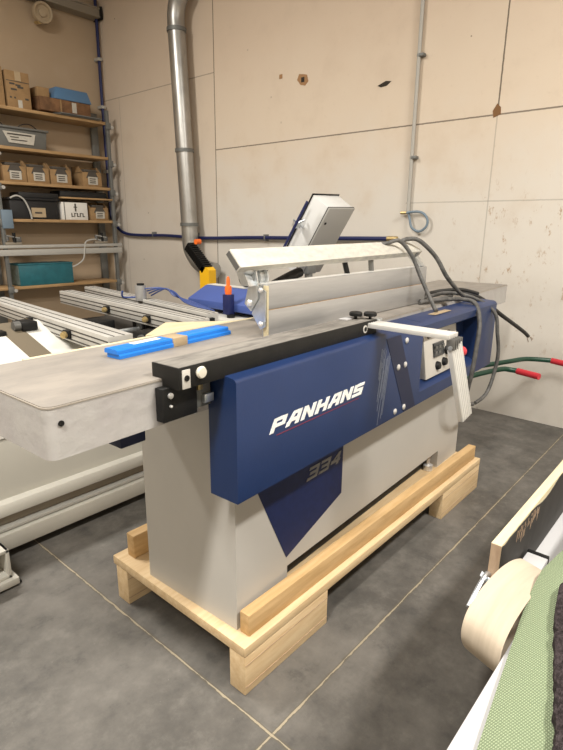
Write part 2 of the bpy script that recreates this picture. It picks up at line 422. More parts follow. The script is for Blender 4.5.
# steel channel and sounder on the left wall, up high
t = thing('steel_beam', 'grey steel channel high on the left wall ending at the corner', 'beam', (3.9, 7.2, 4.2))
o = (3.9, 7.2, 4.2)
MB(o).prism([(7.24, 4.235), (7.42, 4.235), (7.42, 4.355), (7.24, 4.355), (7.24, 4.335), (7.255, 4.33), (7.255, 4.26), (7.24, 4.255)], 0, 2.6, 4.50).build('channel', 'beam', t)
MB(o).box((4.495, 7.225, 4.22), (4.525, 7.42, 4.37), .003).build('end_plate', 'black', t)
t = thing('alarm_sounder', 'round cream sounder mounted high on the left wall', 'sounder', (3.72, 7.42, 4.11))
MB((3.72, 7.42, 4.11)).lathe([(.06, 0), (.085, .01), (.085, .09), (.115, .11), (.125, .16), (.115, .185), (.095, .18), (.085, .15), (.05, .15), (.045, .17), (.0, .175)], (3.72, 7.42, 4.11), (-.1, -1, -.1), 28).build('horn', 'ivory_horn', t)
MB((3.72, 7.42, 4.11)).cyl((3.66, 7.38, 4.0), (3.66, 7.27, 3.98), .02, 10).build('fixing', 'brass', t)

# ------------------------------------------------------------------ shelving
SY0, SY1 = 7.0, 7.38
t = thing('storage_shelf', 'tall steel shelf with wooden boards standing against the left wall', 'shelf', (3.55, 7.2, 0))
o = (3.55, 7.2, 0)
for i, (x, top) in enumerate(((4.34, 3.05), (2.80, 3.05), (1.3, 3.05))):
    MB(o).box((x - .02, SY0 - .005, 0), (x + .025, SY0 + .035, top), .003).build('upright', 'shelf_steel', t)
    MB(o).box((x - .05, SY1 - .045, 0), (x + .05, SY1, top), .003).build('upright', 'shelf_dark', t)
boards = [2.90, 2.455, 2.055, 1.615, .785]
for z in boards:
    MB(o).box((1.2, SY0 + .0, z - .036), (4.315, SY1 - .02, z), .003).build('shelf_board', 'board', t)
MB(o).box((3.58, SY0 - .01, 1.885), (4.33, SY1 - .05, 1.905), .002).build('thin_board', 'board', t)
MB(o).box((1.3, SY0 - .03, 1.17), (4.42, SY0 + .03, 1.245), .004).build('cross_rail', 'conduit', t)
MB(o).box((1.3, SY0 - .035, 1.262), (4.42, SY0 + .035, 1.30), .004).build('cross_rail', 'conduit', t)
for z in (2.86, 2.38, 2.0, 1.58, .76):
    for x in (4.34, 2.80):
        MB(o).box((x - .03, SY0 - .02, z - .05), (x + .04, SY0 + .02, z + .03), .004).build('bracket', 'shelf_steel', t)
        MB(o).cyl((x + .055, SY0 - .025, z - .02), (x + .055, SY0 + .02, z - .02), .022, 10).build('bolt', 'conduit', t)
MB(o).box((2.79, SY0 - .03, 1.50), (2.92, SY0 - .005, 1.72), .003).build('splice_plate', 'conduit_blue', t)

def carton(name, x0, x1, z, h, m, label, group=None, y0=SY0 + .03, dep=.26, marks=True):
    t = thing(name, label, 'box', ((x0 + x1) / 2, y0 + dep / 2, z), 0, group); o = ((x0 + x1) / 2, y0 + dep / 2, z)
    MB(o).box((x0, y0, z), (x1, y0 + dep, z + h), .004).build('body', m, t)
    return t, o
# tall carton on the top board
t, o = carton('cardboard_box', 3.05, 3.33, 2.87, .40, 'carton', 'tall sealed brown cardboard box on the top shelf board', dep=.3)
MB(o).box((3.16, SY0 + .027, 3.17), (3.23, SY0 + .031, 3.27)).build('tape', 'tape', t)
MB(o).box((3.17, SY0 + .027, 2.872), (3.22, SY0 + .031, 2.96)).build('tape', 'paper', t)
mb = MB(o)
mb.box((3.055, SY0 + .027, 3.155), (3.325, SY0 + .031, 3.163))
for k, (a, b, z) in enumerate(((3.09, 3.15, 3.12), (3.16, 3.22, 3.11), (3.10, 3.17, 3.06), (3.08, 3.10, 2.97), (3.13, 3.15, 2.97), (3.26, 3.30, 2.97), (3.18, 3.25, 3.09))):
    mb.box((a, SY0 + .027, z), (b, SY0 + .031, z + .02))
mb.build('print', 'ink', t)
t, o = carton('cardboard_box', 2.62, 3.02, 2.87, .42, 'carton', 'plain brown cardboard box cut by the left picture edge on the top board', dep=.3)
MB(o).box((2.80, SY0 + .027, 2.872), (2.86, SY0 + .031, 3.28)).build('tape', 'tape', t)
# low crate with blue tray
t, o = carton('cardboard_crate', 3.44, 4.12, 2.9, .155, 'carton_dark', 'dark brown low carton under the blue tray on the top board', dep=.3)
MB(o).box((3.86, SY0 + .026, 2.92), (3.92, SY0 + .031, 3.04)).build('label', 'paper', t)
MB(o).box((3.70, SY0 + .027, 2.901), (3.72, SY0 + .031, 3.055)).build('crease', 'carton', t)
tag(MB((3.85, 7.15, 3.057)).hexa([(3.62, 7.02, 3.057), (4.14, 7.02, 3.057), (4.14, 7.32, 3.057), (3.62, 7.32, 3.057)], [(3.67, 7.05, 3.20), (4.10, 7.05, 3.20), (4.10, 7.30, 3.20), (3.67, 7.30, 3.20)], .008).build('plastic_tray', 'blue_film'), 'pale blue upturned plastic tray on the dark brown carton', 'tray')
tag(MB((3.5, 7.2, 3.057)).box((3.44, 7.08, 3.057), (3.60, 7.30, 3.17), .01).build('wrapped_parcel', 'carton'), 'small tan parcel on the carton left of the blue tray', 'parcel')
mb = MB((3.9, 7.1, 2.87)); mb.box((3.60, SY0 - .02, 2.872), (4.20, 7.28, 2.882)); mb.box((3.66, SY0 - .04, 2.884), (4.24, 7.26, 2.896))
tag(mb.build('metal_sheet', 'shelf_steel'), 'thin grey metal sheets lying under the dark brown carton', 'sheet')
# grey bin
t = thing('storage_bin', 'long grey plastic storage bin with a slanted label on the second board', 'bin', (3.15, 7.12, 2.395)); o = (3.15, 7.12, 2.395)
MB(o).hexa([(2.70, 7.03, 2.396), (3.46, 7.03, 2.396), (3.46, 7.30, 2.396), (2.70, 7.30, 2.396)], [(2.70, 7.02, 2.60), (3.48, 7.02, 2.60), (3.48, 7.32, 2.60), (2.70, 7.32, 2.60)], .006).build('body', 'bin_grey', t)
MB(o).box((2.68, 7.00, 2.60), (3.50, 7.33, 2.625), .006).build('rim', 'bin_grey', t)
MB(o).prism([(3., 2.44), (3.30, 2.435), (3.33, 2.56), (2.94, 2.565)], 1, 7.015, 7.02).build('label', 'paper', t)
mb = MB(o); mb.box((2.99, 7.011, 2.53), (3.28, 7.014, 2.545)); mb.box((3.02, 7.011, 2.50), (3.12, 7.014, 2.51)); mb.box((3.03, 7.011, 2.47), (3.22, 7.014, 2.48)); mb.build('print', 'ink', t)
for x in (2.86, 3.26): MB(o).tube([(x - .14, 7.02, 2.62), (x - .07, 7.01, 2.66), (x + .02, 7.01, 2.665), (x + .10, 7.02, 2.62)], .006, 6).build('wire_handle', 'bin_black', t)

# open-fronted parts cartons
def parts_box(x, z, w, h, label, group, lblw=.13):
    t = thing('parts_box', label, 'box', (x, 7.15, z), 0, group); o = (0, 0, 0)
    MB(o).box((-w / 2, -.13, 0), (w / 2, .15, h * .70), .004).build('body', 'carton', t)
    mb = MB(o)
    mb.prism([(-.13, h * .66), (-.02, h), (.15, h), (.15, h * .66)], 0, -w / 2, -w / 2 + .008)
    mb.prism([(-.13, h * .66), (-.02, h), (.15, h), (.15, h * .66)], 0, w / 2 - .008, w / 2)
    mb.box((-w / 2, .142, h * .66), (w / 2, .15, h)); mb.build('raised_side', 'carton', t)
    mb = MB(o)
    mb.hexa([(-.09, -.135, h * .42), (.09, -.135, h * .42), (.09, -.130, h * .42), (-.09, -.130, h * .42)], [(-.05, -.135, h * .72), (.05, -.135, h * .72), (.05, -.13, h * .72), (-.05, -.13, h * .72)])
    mb.box((-.10, -.10, h * .70), (.10, .12, h * .86), .02); mb.build('contents', 'ink', t)
    MB(o).box((-lblw / 2, -.137, h * .10), (lblw / 2 + .01, -.131, h * .48)).build('label', 'paper', t)
    mb = MB(o)
    for k in (.36, .26, .17): mb.box((-lblw / 2 + .02, -.139, h * k), (lblw / 2 - .02, -.1365, h * k + .012))
    mb.build('print', 'ink', t)
    return t
g = 'parts cartons on the third board'
base = parts_box(3.03, 2.016, .28, .26, 'leftmost parts carton on the third board, next to the picture edge', g)
for x, lb in ((3.32, 'second parts carton from the left on the third board'), (3.62, 'third parts carton from the left on the third board, small wires on top'), (4.06, 'rightmost parts carton on the third board, standing apart')):
    c = copy_tree(base); c.location.x = x; c['label'] = lb
c = copy_tree(base); c.location = (4.13, 7.15, 1.601); c.scale = (.95, 1, .92); c['label'] = 'parts carton on the fourth board right of the white box'; c['group'] = 'parts cartons on the fourth board'
# black bins
t = thing('storage_bin', 'long black plastic bin on the fourth board left of the white box', 'bin', (3.3, 7.1, 1.601)); o = (3.3, 7.1, 1.601)
MB(o).box((2.92, 7.02, 1.601), (3.54, 7.30, 1.83), .01).build('body', 'bin_black', t)
MB(o).box((2.9, 7.0, 1.83), (3.56, 7.32, 1.855), .006).build('rim', 'bin_black', t)
MB(o).box((3.18, 7.012, 1.625), (3.36, 7.018, 1.74)).build('label', 'tape', t)
MB(o).box((3.22, 7.008, 1.67), (3.31, 7.012, 1.69)).build('print', 'ink', t)
tag(MB((3.3, 7.15, 1.856)).box((3.05, 7.03, 1.856), (3.56, 7.3, 1.925), .01).build('black_slab', 'bin_black'), 'flat black case lying on top of the long black bin', 'case')
tag(MB((3., 7.0, 1.6)).tube([(2.92, 6.99, 1.86), (3., 6.985, 1.89), (3.08, 6.98, 1.85), (3.13, 6.98, 1.75), (3.155, 6.985, 1.66), (3.16, 6.99, 1.615)], .011, 8).build('grey_hose', 'conduit'), 'grey hose end hanging in front of the long black bin', 'hose')
# white box
t = thing('white_box', 'white printed box on the fourth board beside the black bin', 'box', (3.76, 7.12, 1.601)); o = (3.76, 7.12, 1.601)
MB(o).box((3.58, 7.02, 1.601), (3.95, 7.28, 1.825), .004).build('body', 'white_box', t)
mb = MB(o)
for k, x in enumerate((3.71, 3.75, 3.79, 3.83, 3.87)):
    mb.box((x, 7.016, 1.64), (x + .012, 7.02, 1.69)); mb.box((x, 7.016, 1.64 + (k % 2) * .04), (x + .032, 7.02, 1.65 + (k % 2) * .04))
mb.box((3.765, 7.016, 1.71), (3.785, 7.02, 1.81)); mb.box((3.75, 7.016, 1.76), (3.80, 7.02, 1.77)); mb.build('print', 'ink', t)
MB(o).box((3.615, 7.016, 1.602), (3.625, 7.02, 1.824)).build('edge_band', 'shelf_steel', t)
# teal case
t = thing('teal_case', 'long teal metal case on the lowest wooden board', 'case', (3.3, 7.15, .776)); o = (3.3, 7.15, .776)
MB(o).box((2.94, 7.02, .776), (3.66, 7.30, 1.035), .006).build('body', 'teal', t)
MB(o).box((2.935, 7.015, 1.035), (3.665, 7.305, 1.055), .004).build('lid', 'teal', t)
MB(o).box((2.934, 7.03, .79), (2.939, 7.29, 1.03)).build('end_panel', 'teal_side', t)
tag(MB((3.7, 7.05, .776)).tube([(4.15, 6.98, 1.33), (4.0, 6.98, 1.36), (3.86, 6.97, 1.33), (3.83, 6.97, 1.22), (3.80, 6.97, 1.10), (3.72, 6.99, 1.03), (3.66, 7.02, 1.0)], .010, 8).build('white_cable', 'conduit'), 'pale cable hanging from the metal rail to the teal case', 'cable')
# metal fittings on the double rail
def fittings(x, label):
    t = thing('metal_fitting', label, 'fitting', (x, 7.0, 1.302), 0); o = (x, 7.0, 1.302)
    MB(o).box((x - .10, 6.97, 1.302), (x + .10, 7.03, 1.335), .006).build('base_plate', 'beam', t)
    MB(o).cyl((x - .07, 6.99, 1.35), (x - .07, 6.99, 1.42), .022, 10).build('stud', 'alu_edge', t)
    MB(o).cyl((x + .01, 6.98, 1.335), (x + .01, 6.98, 1.45), .02, 10).build('stud', 'black', t)
    MB(o).box((x + .03, 6.965, 1.335), (x + .095, 7.02, 1.40), .01).build('clamp_block', 'alu_edge', t)
    MB(o).cyl((x - .08, 6.97, 1.415), (x + .07, 6.97, 1.385), .009, 8).build('clamp_bar', 'zinc', t)
fittings(4.10, 'small metal fitting on the right end of the metal rail')
fittings(2.9, 'small metal fitting on the metal rail at the left picture edge')

tag(MB((3.9, 7.2, 1.906)).box((3.60, 7.06, 1.906), (4.28, 7.34, 1.985), .008).build('black_slab', 'bin_black'), 'black block standing in for shadow on the thin board above the white box', 'case')  # black block added to give the shadow in the gap under the third board
for ob in bpy.data.objects:
    if ob.parent is None and ob.get('category') and ob.location.x > 2.4 and 6.9 < ob.location.y < 7.35 and ob['category'] not in ('shelf', 'beam', 'hose', 'sounder'):
        z = ob.location.z
        ob.location.z += .03 if z > 2.8 else .06 if z > 2.3 else .04 if z > 1.95 else .015 if z > 1.55 and z < 1.9 else .01 if z < 1 and 'cable' not in ob.name else 0
        ob.location.x += .0
for ob in bpy.data.objects:      # the two walls and all that hangs or stands on them, turned together
    if ob.parent is None and (ob.name.split('.')[0] in ('wall_back', 'wall_left', 'wall_chip', 'wall_conduit', 'wall_hose', 'corner_hose', 'extraction_duct', 'steel_beam', 'alarm_sounder') or (6.8 < ob.location.y < 7.45 and ob.location.x > 2.4)):
        ob.matrix_world = Matrix.Rotation(WR, 4, 'Z') @ Matrix.LocRotScale(ob.location, ob.rotation_euler, ob.scale)
# ------------------------------------------------------------------ pallet
PX0, PX1, PY0, PY1 = 1.026, 3.075, 1.038, 1.828
t = thing('pallet', 'pale wooden pallet of beams and blocks under the planer', 'pallet', ((PX0 + PX1) / 2, (PY0 + PY1) / 2, 0)); o = ((PX0 + PX1) / 2, (PY0 + PY1) / 2, 0)
MB(o).box((PX0, PY0, .156), (PX1, PY1, .195), .003).build('deck_board', 'pine_pale', t)
def block(x0, x1, y0, y1):
    MB(o).box((x0, y0, 0), (x1, y1, .156), .003).build('block', 'pine_pale', t)
    m = MB(o)
    m.box((x0 + .002, y0 - .0012, .0295), (x1 - .002, y0 + .002, .0325)); m.box((x0 + .002, y0 - .0012, .120), (x1 - .002, y0 + .002, .1225))
    m.build('glue_joint', 'ply_side', t)
block(PX0 + .001, 1.497, PY0, PY0 + .075); block(PX0, 1.50, PY1 - .10, PY1 - .02)
block(2.56, 3.07, PY0, PY0 + .075); block(2.56, 3.07, PY1 - .10, PY1 - .02)
MB(o).box((1.075, 1.064, .1955), (3.045, 1.109, .279), .003).build('rail', 'pine', t)
MB(o).box((1.072, 1.735, .1955), (3.07, 1.785, .30), .003).build('rail', 'pine', t)

# ------------------------------------------------------------------ surface planer
OR = Vector((1.070, 1.119, .1955)); RZ = .0366
pl = thing('surface_planer', 'blue and grey surface planer with long iron table standing on the pallet', 'woodworking machine', OR, RZ)
O = (0, 0, .1955)
def P(): return MB(O)
# cabinet
b = P().prism([(0, .1955), (.28, .1955), (.28, .302), (1.70, .302), (1.70, .1955), (1.99, .1955), (1.99, 1.05), (0, 1.05)], 1, 0, .48).build('cabinet', 'body_grey', pl)
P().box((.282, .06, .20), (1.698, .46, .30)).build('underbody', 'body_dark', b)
P().lathe([(.028, 0), (.028, .03), (.012, .035), (.012, .09)], (1.64, .03, .1965), (0, 0, 1), 14).build('levelling_foot', 'bolt', b)
P().prism([(.066, .77), (.117, .663), (.272, .343), (.647, .462), (.647, .77)], 1, -.0015, .0005).build('blue_badge', 'blue_decal', b)

# stroke font
FONT = {'P': [[(0, 0), (0, 1)], [(0, 1), (1, 1), (1, .45), (0, .45)]],
        'A': [[(0, 0), (0, .12), (.42, 1), (1, 1), (1, 0)], [(.2, .36), (1, .36)]],
        'N': [[(0, 0), (0, 1)], [(0, 1), (1, 0)], [(1, 0), (1, 1)]],
        'H': [[(0, 0), (0, 1)], [(1, 0), (1, 1)], [(0, .5), (1, .5)]],
        'S': [[(0, 0), (1, 0), (1, .5), (0, .5), (0, 1), (1, 1)]],
        '3': [[(0, 1), (1, 1), (1, 0), (0, 0)], [(.2, .5), (1, .5)]],
        '4': [[(.85, 0), (.85, 1), (0, .35), (0, .28), (1, .28)]]}
def letters(txt, u0, u1, z0, h, vface, shear, thu, thz, gap, name, m, parent, dz=0):
    cnt = 0
    n = len(txt); w = (u1 - u0 - gap * (n - 1)) / n; mb = P()
    for i, ch in enumerate(txt):
        bx = u0 + i * (w + gap)
        for st in FONT[ch]:
            pts = [Vector((bx + thu / 2 + p[0] * (w - thu), z0 + thz / 2 + p[1] * (h - thz))) for p in st]
            for a, b2 in zip(pts, pts[1:]):
                d = b2 - a
                if abs(d.y) < 1e-6: q = [(a.x - thu / 2 * (1 if d.x > 0 else -1), a.y - thz / 2), (b2.x + thu / 2 * (1 if d.x > 0 else -1), a.y - thz / 2), (b2.x + thu / 2 * (1 if d.x > 0 else -1), a.y + thz / 2), (a.x - thu / 2 * (1 if d.x > 0 else -1), a.y + thz / 2)]
                else:
                    s = 1 if d.y > 0 else -1
                    q = [(a.x - thu / 2, a.y - s * thz / 2), (a.x + thu / 2, a.y - s * thz / 2), (b2.x + thu / 2, b2.y + s * thz / 2), (b2.x - thu / 2, b2.y + s * thz / 2)]
                q = [(x + (z - z0) * shear, z + dz * (x - u0)) for x, z in q]
                cnt += 1; mb.prism(q, 1, vface - .0012 - .00004 * cnt, vface + .0006)
    return mb.build(name, m, parent)
letters('334', .39, .615, .613, .050, -.0018, .45, .016, .011, .012, 'number_marking', 'grey_letter', b)

# blue front housing
V0, ZB, ZT = -.113, .768, 1.146
mb = P()
mb.prism([(V0, ZB), (-.001, ZB), (-.001, ZT + .012), (V0 + .012, ZT + .001), (V0 + .004, ZT - .003), (V0, ZT - .010)], 0, -.105, 1.10)
mb.prism([(V0, ZB), (-.001, ZB), (-.001, .852), (V0 + .045, .852), (V0, .825)], 0, 1.10, 1.86)
mb.prism([(V0, 1.100), (V0 + .012, 1.092), (-.001, 1.092), (-.001, ZT + .012), (V0 + .02, ZT + .003), (V0 + .008, ZT - .003), (V0, ZT - .012)], 0, 1.10, 1.86)
mb.prism([(V0, ZB), (.10, ZB), (.0, ZT + .006), (V0 + .02, ZT + .003), (V0 + .008, ZT - .003), (V0, ZT - .012)], 0, 1.84, 2.10)
mb.box((1.10, -.02, .85), (1.86, -.001, 1.095))
h = mb.build('front_housing', 'blue', pl)
P().prism([(.752, 1.128), (.955, .770), (1.068, .770), (.875, 1.128)], 1, V0 - .0015, V0 + .0005).build('navy_band', 'navy', h)
for u, z in ((.932, 1.095), (.87, .99), (.933, .99), (.867, .795), (.949, .795)):
    P().lathe([(.013, 0), (.013, .003), (.009, .006), (.002, .007)], (u, V0 - .001, z), (0, -1, 0), 14).build('bolt', 'bolt', h)
MSC = mat('scuff marks', (.20, .23, .30), .6)
mb = P()
for k in range(22):
    u = .70 + random.random() * .07; z1 = 1.10 - random.random() * .12; z0 = z1 - .06 - random.random() * .2
    du = (z1 - z0) * .17
    mb.prism([(u + .0, z0), (u + .003, z0), (u + du + .003, z1), (u + du, z1)], 1, V0 - .0006, V0 + .0002)
mb.build('scuff', MSC, h)
letters('PANHANS', 0.036, .572, .944, .044, V0, .55, .019, .0105, .012, 'lettering', 'white_letter', h)
P().box((.07, V0 - .001, .931), (.56, V0, .9325)).build('red_underline', 'red_line', h)
P().box((1.30, -.075, 1.1535), (1.50, -.04, 1.1560)).build('type_label', 'tape', h)
# control panel in the recess
cp = P().hexa([(1.22, -.092, .853), (1.62, -.092, .853), (1.62, -.032, .853), (1.22, -.032, .853)], [(1.22, -.058, 1.085), (1.62, -.058, 1.085), (1.62, -.032, 1.085), (1.22, -.032, 1.085)], .002).build('control_panel', 'panel_grey', h)
P().hexa([(1.315, -.086, .945), (1.435, -.086, .945), (1.435, -.07, .945), (1.315, -.07, .945)], [(1.315, -.078, 1.012), (1.435, -.078, 1.012), (1.435, -.06, 1.012), (1.315, -.06, 1.012)]).build('display', 'screen', cp)
for k, (u, z) in enumerate(((1.335, .992), (1.375, .992), (1.415, .992), (1.335, .965), (1.375, .965))):
    P().box((u - .012, -.0865, z - .007), (u + .012, -.078, z + .007)).build('display_segment', 'shelf_steel', cp)
for u, z in ((1.355, .897), (1.435, .903), (1.475, .955)):
    P().lathe([(.022, 0), (.022, .012), (.017, .026), (.003, .027)], (u, -.076, z), (0, -1, .15), 18).build('knob', 'black', cp)
P().box((1.26, -.070, 1.045), (1.52, -.0575, 1.052)).build('marking', 'ink', cp)

# tables
def tbl(u0, u1, va, vb, vc, vd, z0, z1, r, name, left_round=True):
    # plan polygon: (u0,va) (u1,vb) (u1,vd) (u0,vc)
    pts = []
    if left_round:
        for k in range(7):
            a = PI + (PI / 2) * k / 6; pts.append((u0 + r + r * math.cos(a), va + r + r * math.sin(a)))
    else: pts.append((u0, va))
    pts += [(u1, vb), (u1, vd)]
    if left_round:
        for k in range(7):
            a = PI / 2 + (PI / 2) * k / 6; pts.append((u0 + r + r * math.cos(a), vc - r + r * math.sin(a)))
    else: pts.append((u0, vc))
    return P().prism(pts, 2, z0, z1, 0), pts
def inset(pts, d):
    cx = sum(p[0] for p in pts) / len(pts); cy = sum(p[1] for p in pts) / len(pts)
    return [(p[0] + (d if p[0] < cx else -d), p[1] + (d if p[1] < cy else -d)) for p in pts]
ZTT = 1.165
def table(u0, u1, va, vb, vc, vd, name, round_):
    m, pts = tbl(u0, u1, va, vb, vc, vd, ZTT - .127, ZTT - .006, .028, name, round_)
    b = m.build(name, 'casting', pl)
    t2 = P().prism(inset(pts, -.001), 2, ZTT - .0055, ZTT - .002).build('ground_edge', 'cast_edge', b)
    P().prism(inset(pts, .002), 2, ZTT - .002, ZTT).build('table_surface', 'steel_table', b)
    return b
it = table(-.585, .55, 0, 0, .462, .462, 'infeed_table', True)
ot = table(.60, 2.94, .012, .082, .475, .60, 'outfeed_table', False)
P().box((.551, .0, 1.08), (.599, .47, ZTT - .002), .002).build('cutter_block', 'alu_edge', pl)
P().box((-.40, .464, ZTT - .03), (.95, .486, ZTT - .001), .002).build('rear_strip', 'cream_ply', pl)
P().box((-.345, .09, .965), (-.262, .18, 1.037), .004).build('table_rib', 'navy', it)
mb = P(); mb.lathe([(.007, 0), (.007, .003)], (-.552, -.0005, 1.123), (0, -1, 0), 12); mb.build('drill_hole', 'black', it)
P().lathe([(.010, 0), (.010, .004), (.004, .005)], (-.16, -.0005, 1.05), (0, -1, 0), 12).build('bolt', 'bolt', it)

# black front guide rail
r_ = P().prism([(-.070, 1.145), (-.001, 1.145), (-.001, 1.1655), (.038, 1.1655), (.038, 1.204), (-.070, 1.204)], 0, -.268, .745, .0015).build('guide_rail', 'black_rail', pl)
P().box((-.265, -.067, 1.2035), (.742, .035, 1.2046)).build('dusty_top', 'rail_dust', r_)
P().box((-.258, -.073, 1.147), (-.232, -.069, 1.197), .0008).build('sight_plate', 'panel_grey', r_)
P().lathe([(.008, 0), (.008, .003), (.003, .003), (.003, .001)], (-.245, -.073, 1.175), (0, -1, 0), 16).build('screw', 'black', r_)
P().lathe([(.015, 0), (.017, .006), (.014, .011), (.003, .012)], (-.196, -.070, 1.181), (0, -1, 0), 20).build('button', 'ivory', r_)
P().lathe([(.015, 0), (.015, .002)], (.655, -.070, 1.176), (0, -1, 0), 18).build('round_badge', 'panel_grey', r_)
P().lathe([(.009, 0), (.009, .001)], (.655, -.072, 1.176), (0, -1, 0), 18).build('badge_centre', 'black', r_)
for u, v in ((.69, -.005), (.725, -.05)):
    P().lathe([(.006, 0), (.006, .012), (.024, .012), (.026, .016), (.026, .024), (.022, .028), (.002, .029)], (u, v, 1.2045), (0, 0, 1), 18).build('clamp_knob', 'black', r_)
P().box((.63, .0, 1.2045), (.70, .036, 1.2085), .001).build('white_tongue', 'white_alu', r_)
br = P().box((-.292, -.032, 1.054), (-.175, -.001, 1.146), .002).build('mounting_bracket', 'black', pl)
for z in (1.125, 1.096):
    P().lathe([(.008 if z > 1.11 else .004, 0), (.008 if z > 1.11 else .004, .005), (.002, .006)], (-.268, -.032, z), (0, -1, 0), 14).build('bolt', 'bolt', br)
br2 = P().box((-.175, -.022, 1.062), (-.115, -.001, 1.144), .002).build('rack_bracket', 'shelf_steel', pl)
P().box((-.168, -.030, 1.115), (-.150, -.020, 1.142), .001).build('copper_clip', 'brass', br2)
P().box((-.150, -.035, 1.075), (-.115, -.022, 1.10), .001).build('latch', 'zinc', br2)

# fence
FU0, FU1 = .314, 1.617
fe = P().box((FU0, .125, 1.168), (FU1, .158, 1.2655), .001).build('fence', 'alu', pl)
P().box((FU0, .125, 1.2695), (FU1, .158, 1.356), .001).build('upper_plate', 'alu', fe)
P().box((FU0 + .001, .127, 1.2650), (FU1 - .001, .157, 1.2700)).build('groove_strip', 'ply_side', fe)
P().box((FU0 - .006, .125, 1.166), (FU0 - .0005, .146, 1.352), .001).build('end_strip', 'cream_ply', fe)
P().box((FU0, .158, 1.346), (FU1, .200, 1.356), .001).build('top_flange', 'alu_bright', fe)
P().prism([(.157, 1.350), (.128, 1.335), (.128, 1.209), (.151, 1.197), (.192, 1.25), (.172, 1.31), (.19, 1.345)], 0, FU0 - .016, FU0 - .0105).build('side_plate', 'zinc', fe)
P().prism([(.206, 1.412), (.165, 1.401), (.157, 1.359), (.157, 1.307), (.190, 1.259), (.219, 1.284), (.200, 1.352)], 0, FU0 - .024, FU0 - .018).build('link_plate', 'zinc', fe)
for v, z, rr in ((.195, 1.288, .012), (.142, 1.338, .009), (.142, 1.218, .009)):
    P().lathe([(rr, 0), (rr, .006), (rr * .6, .010), (.002, .011)], (FU0 - .022, v, z), (-1, 0, 0), 14).build('bolt', 'bolt', fe)
# fence support behind
P().box((.75, .200, 1.166), (.87, .40, 1.215), .006).build('support_slide', 'alu_edge', fe)
P().lathe([(.055, 0), (.055, .01), (.046, .012), (.046, .045), (.030, .05), (.002, .051)], (.37, .235, 1.375), (-1, -.2, 0), 24).build('swivel_disc', 'zinc', fe)
P().lathe([(.034, 0), (.034, .015), (.002, .016)], (.318, .224, 1.375), (-1, -.2, 0), 24).build('swivel_core', 'black', fe)
P().tube([(.45, .23, 1.33), (.58, .23, 1.365), (.63, .23, 1.375)], .020, 10).build('lever', 'black', fe)
# cutter guard beam
def sec(u, A, B, t=.030):
    A = Vector(A); B = Vector(B); d = (B - A).normalized(); n = Vector((-d.y, d.x))
    if n.x < 0: n = -n
    return [(u, *A), (u, *B), (u, *(B + n * t)), (u, *(A + n * t))]
gb = P().hexa(sec(.205, (.205, 1.477), (.156, 1.419)), sec(1.615, (.229, 1.487), (.158, 1.434)), .0015).build('guard_beam', 'alu_dust', pl)
P().hexa(sec(.203, (.208, 1.472), (.162, 1.421), .020), sec(.2048, (.208, 1.472), (.162, 1.421), .020)).build('beam_end', 'alu_edge', gb)
P().prism([(.19, 1.40), (.165, 1.352), (.20, 1.352), (.235, 1.415), (.22, 1.425)], 0, .255, .31).build('bracket', 'zinc', gb)
P().cyl((.252, .185, 1.408), (.29, .185, 1.398), .012, 12).build('pin', 'zinc', gb)
P().prism([(.18, 1.425), (.13, 1.36), (.16, 1.352), (.215, 1.41)], 0, 1.56, 1.60).build('bracket', 'zinc', gb)
P().cyl((1.555, .17, 1.42), (1.625, .19, 1.435), .016, 10).build('hinge', 'alu_edge', gb)
P().cyl((.93, .19, 1.35), (.90, .20, 1.44), .012, 8).build('strut', 'black', gb)
P().cyl((1.14, .19, 1.35), (1.14, .20, 1.44), .013, 8).build('strut', 'shelf_dark', gb)

# folding guard arm
def prof_bar(a, b, w, t, side, m, name, parent, ribs=4):
    a, b = Vector(a), Vector(b); d = (b - a).normalized(); s = Vector(side); s = (s - d * s.dot(d)).normalized(); n = d.cross(s)
    def q(x, y): return s * x + n * y
    pts = [q(-w / 2, -t / 2), q(w / 2, -t / 2), q(w / 2, t / 2), q(-w / 2, t / 2)]
    mb = P(); mb.hexa([a + p for p in pts], [b + p for p in pts], .001)
    o = mb.build(name, m, parent)
    mb = P()
    for k in range(ribs):
        x = -w / 2 + w * (k + .5) / ribs
        for sg in (-1, 1):
            c = [q(x - .0016, sg * t / 2), q(x + .0016, sg * t / 2), q(x + .0016, sg * (t / 2 + .0014)), q(x - .0016, sg * (t / 2 + .0014))]
            mb.hexa([a + p for p in c], [b + p for p in c])
    mb.build('rib', m, o); return o
ga = prof_bar((.712, -.072, 1.188), (.712, -.395, 1.184), .085, .017, (1, 0, 0), 'alu_bright', 'guard_arm', pl, 5)
P().cyl((.765, -.062, 1.168), (.765, -.062, 1.204), .018, 16).build('pivot', 'zinc', ga)
for k in range(5): P().box((.676 + k * .017, -.415, 1.140), (.684 + k * .017, -.385, 1.178), .001).build('hinge_leaf', 'alu_edge', ga)
P().cyl((.672, -.402, 1.147), (.755, -.402, 1.147), .008, 12).build('hinge', 'zinc', ga)
gf = prof_bar((.712, -.402, 1.152), (.790, -.440, .868), .072, .020, (1, -.12, .2), 'alu_bright', 'guard_flap', pl, 6)
P().lathe([(.010, 0), (.018, .004), (.018, .022), (.010, .026), (.002, .027)], (.758, -.405, 1.120), (1, -.15, 0), 16).build('red_knob', 'red_grip', gf)
P().cyl((.76, -.40, 1.07), (.79, -.41, 1.07), .010, 12).build('clamp_screw', 'tube_blue', gf)

# ------------------------------------------------------------------ things lying on the planer (machine frame -> world)
ca, sa = math.cos(RZ), math.sin(RZ)
def W(u, v, z): return Vector((OR.x + ca * u - sa * v, OR.y + sa * u + ca * v, z))
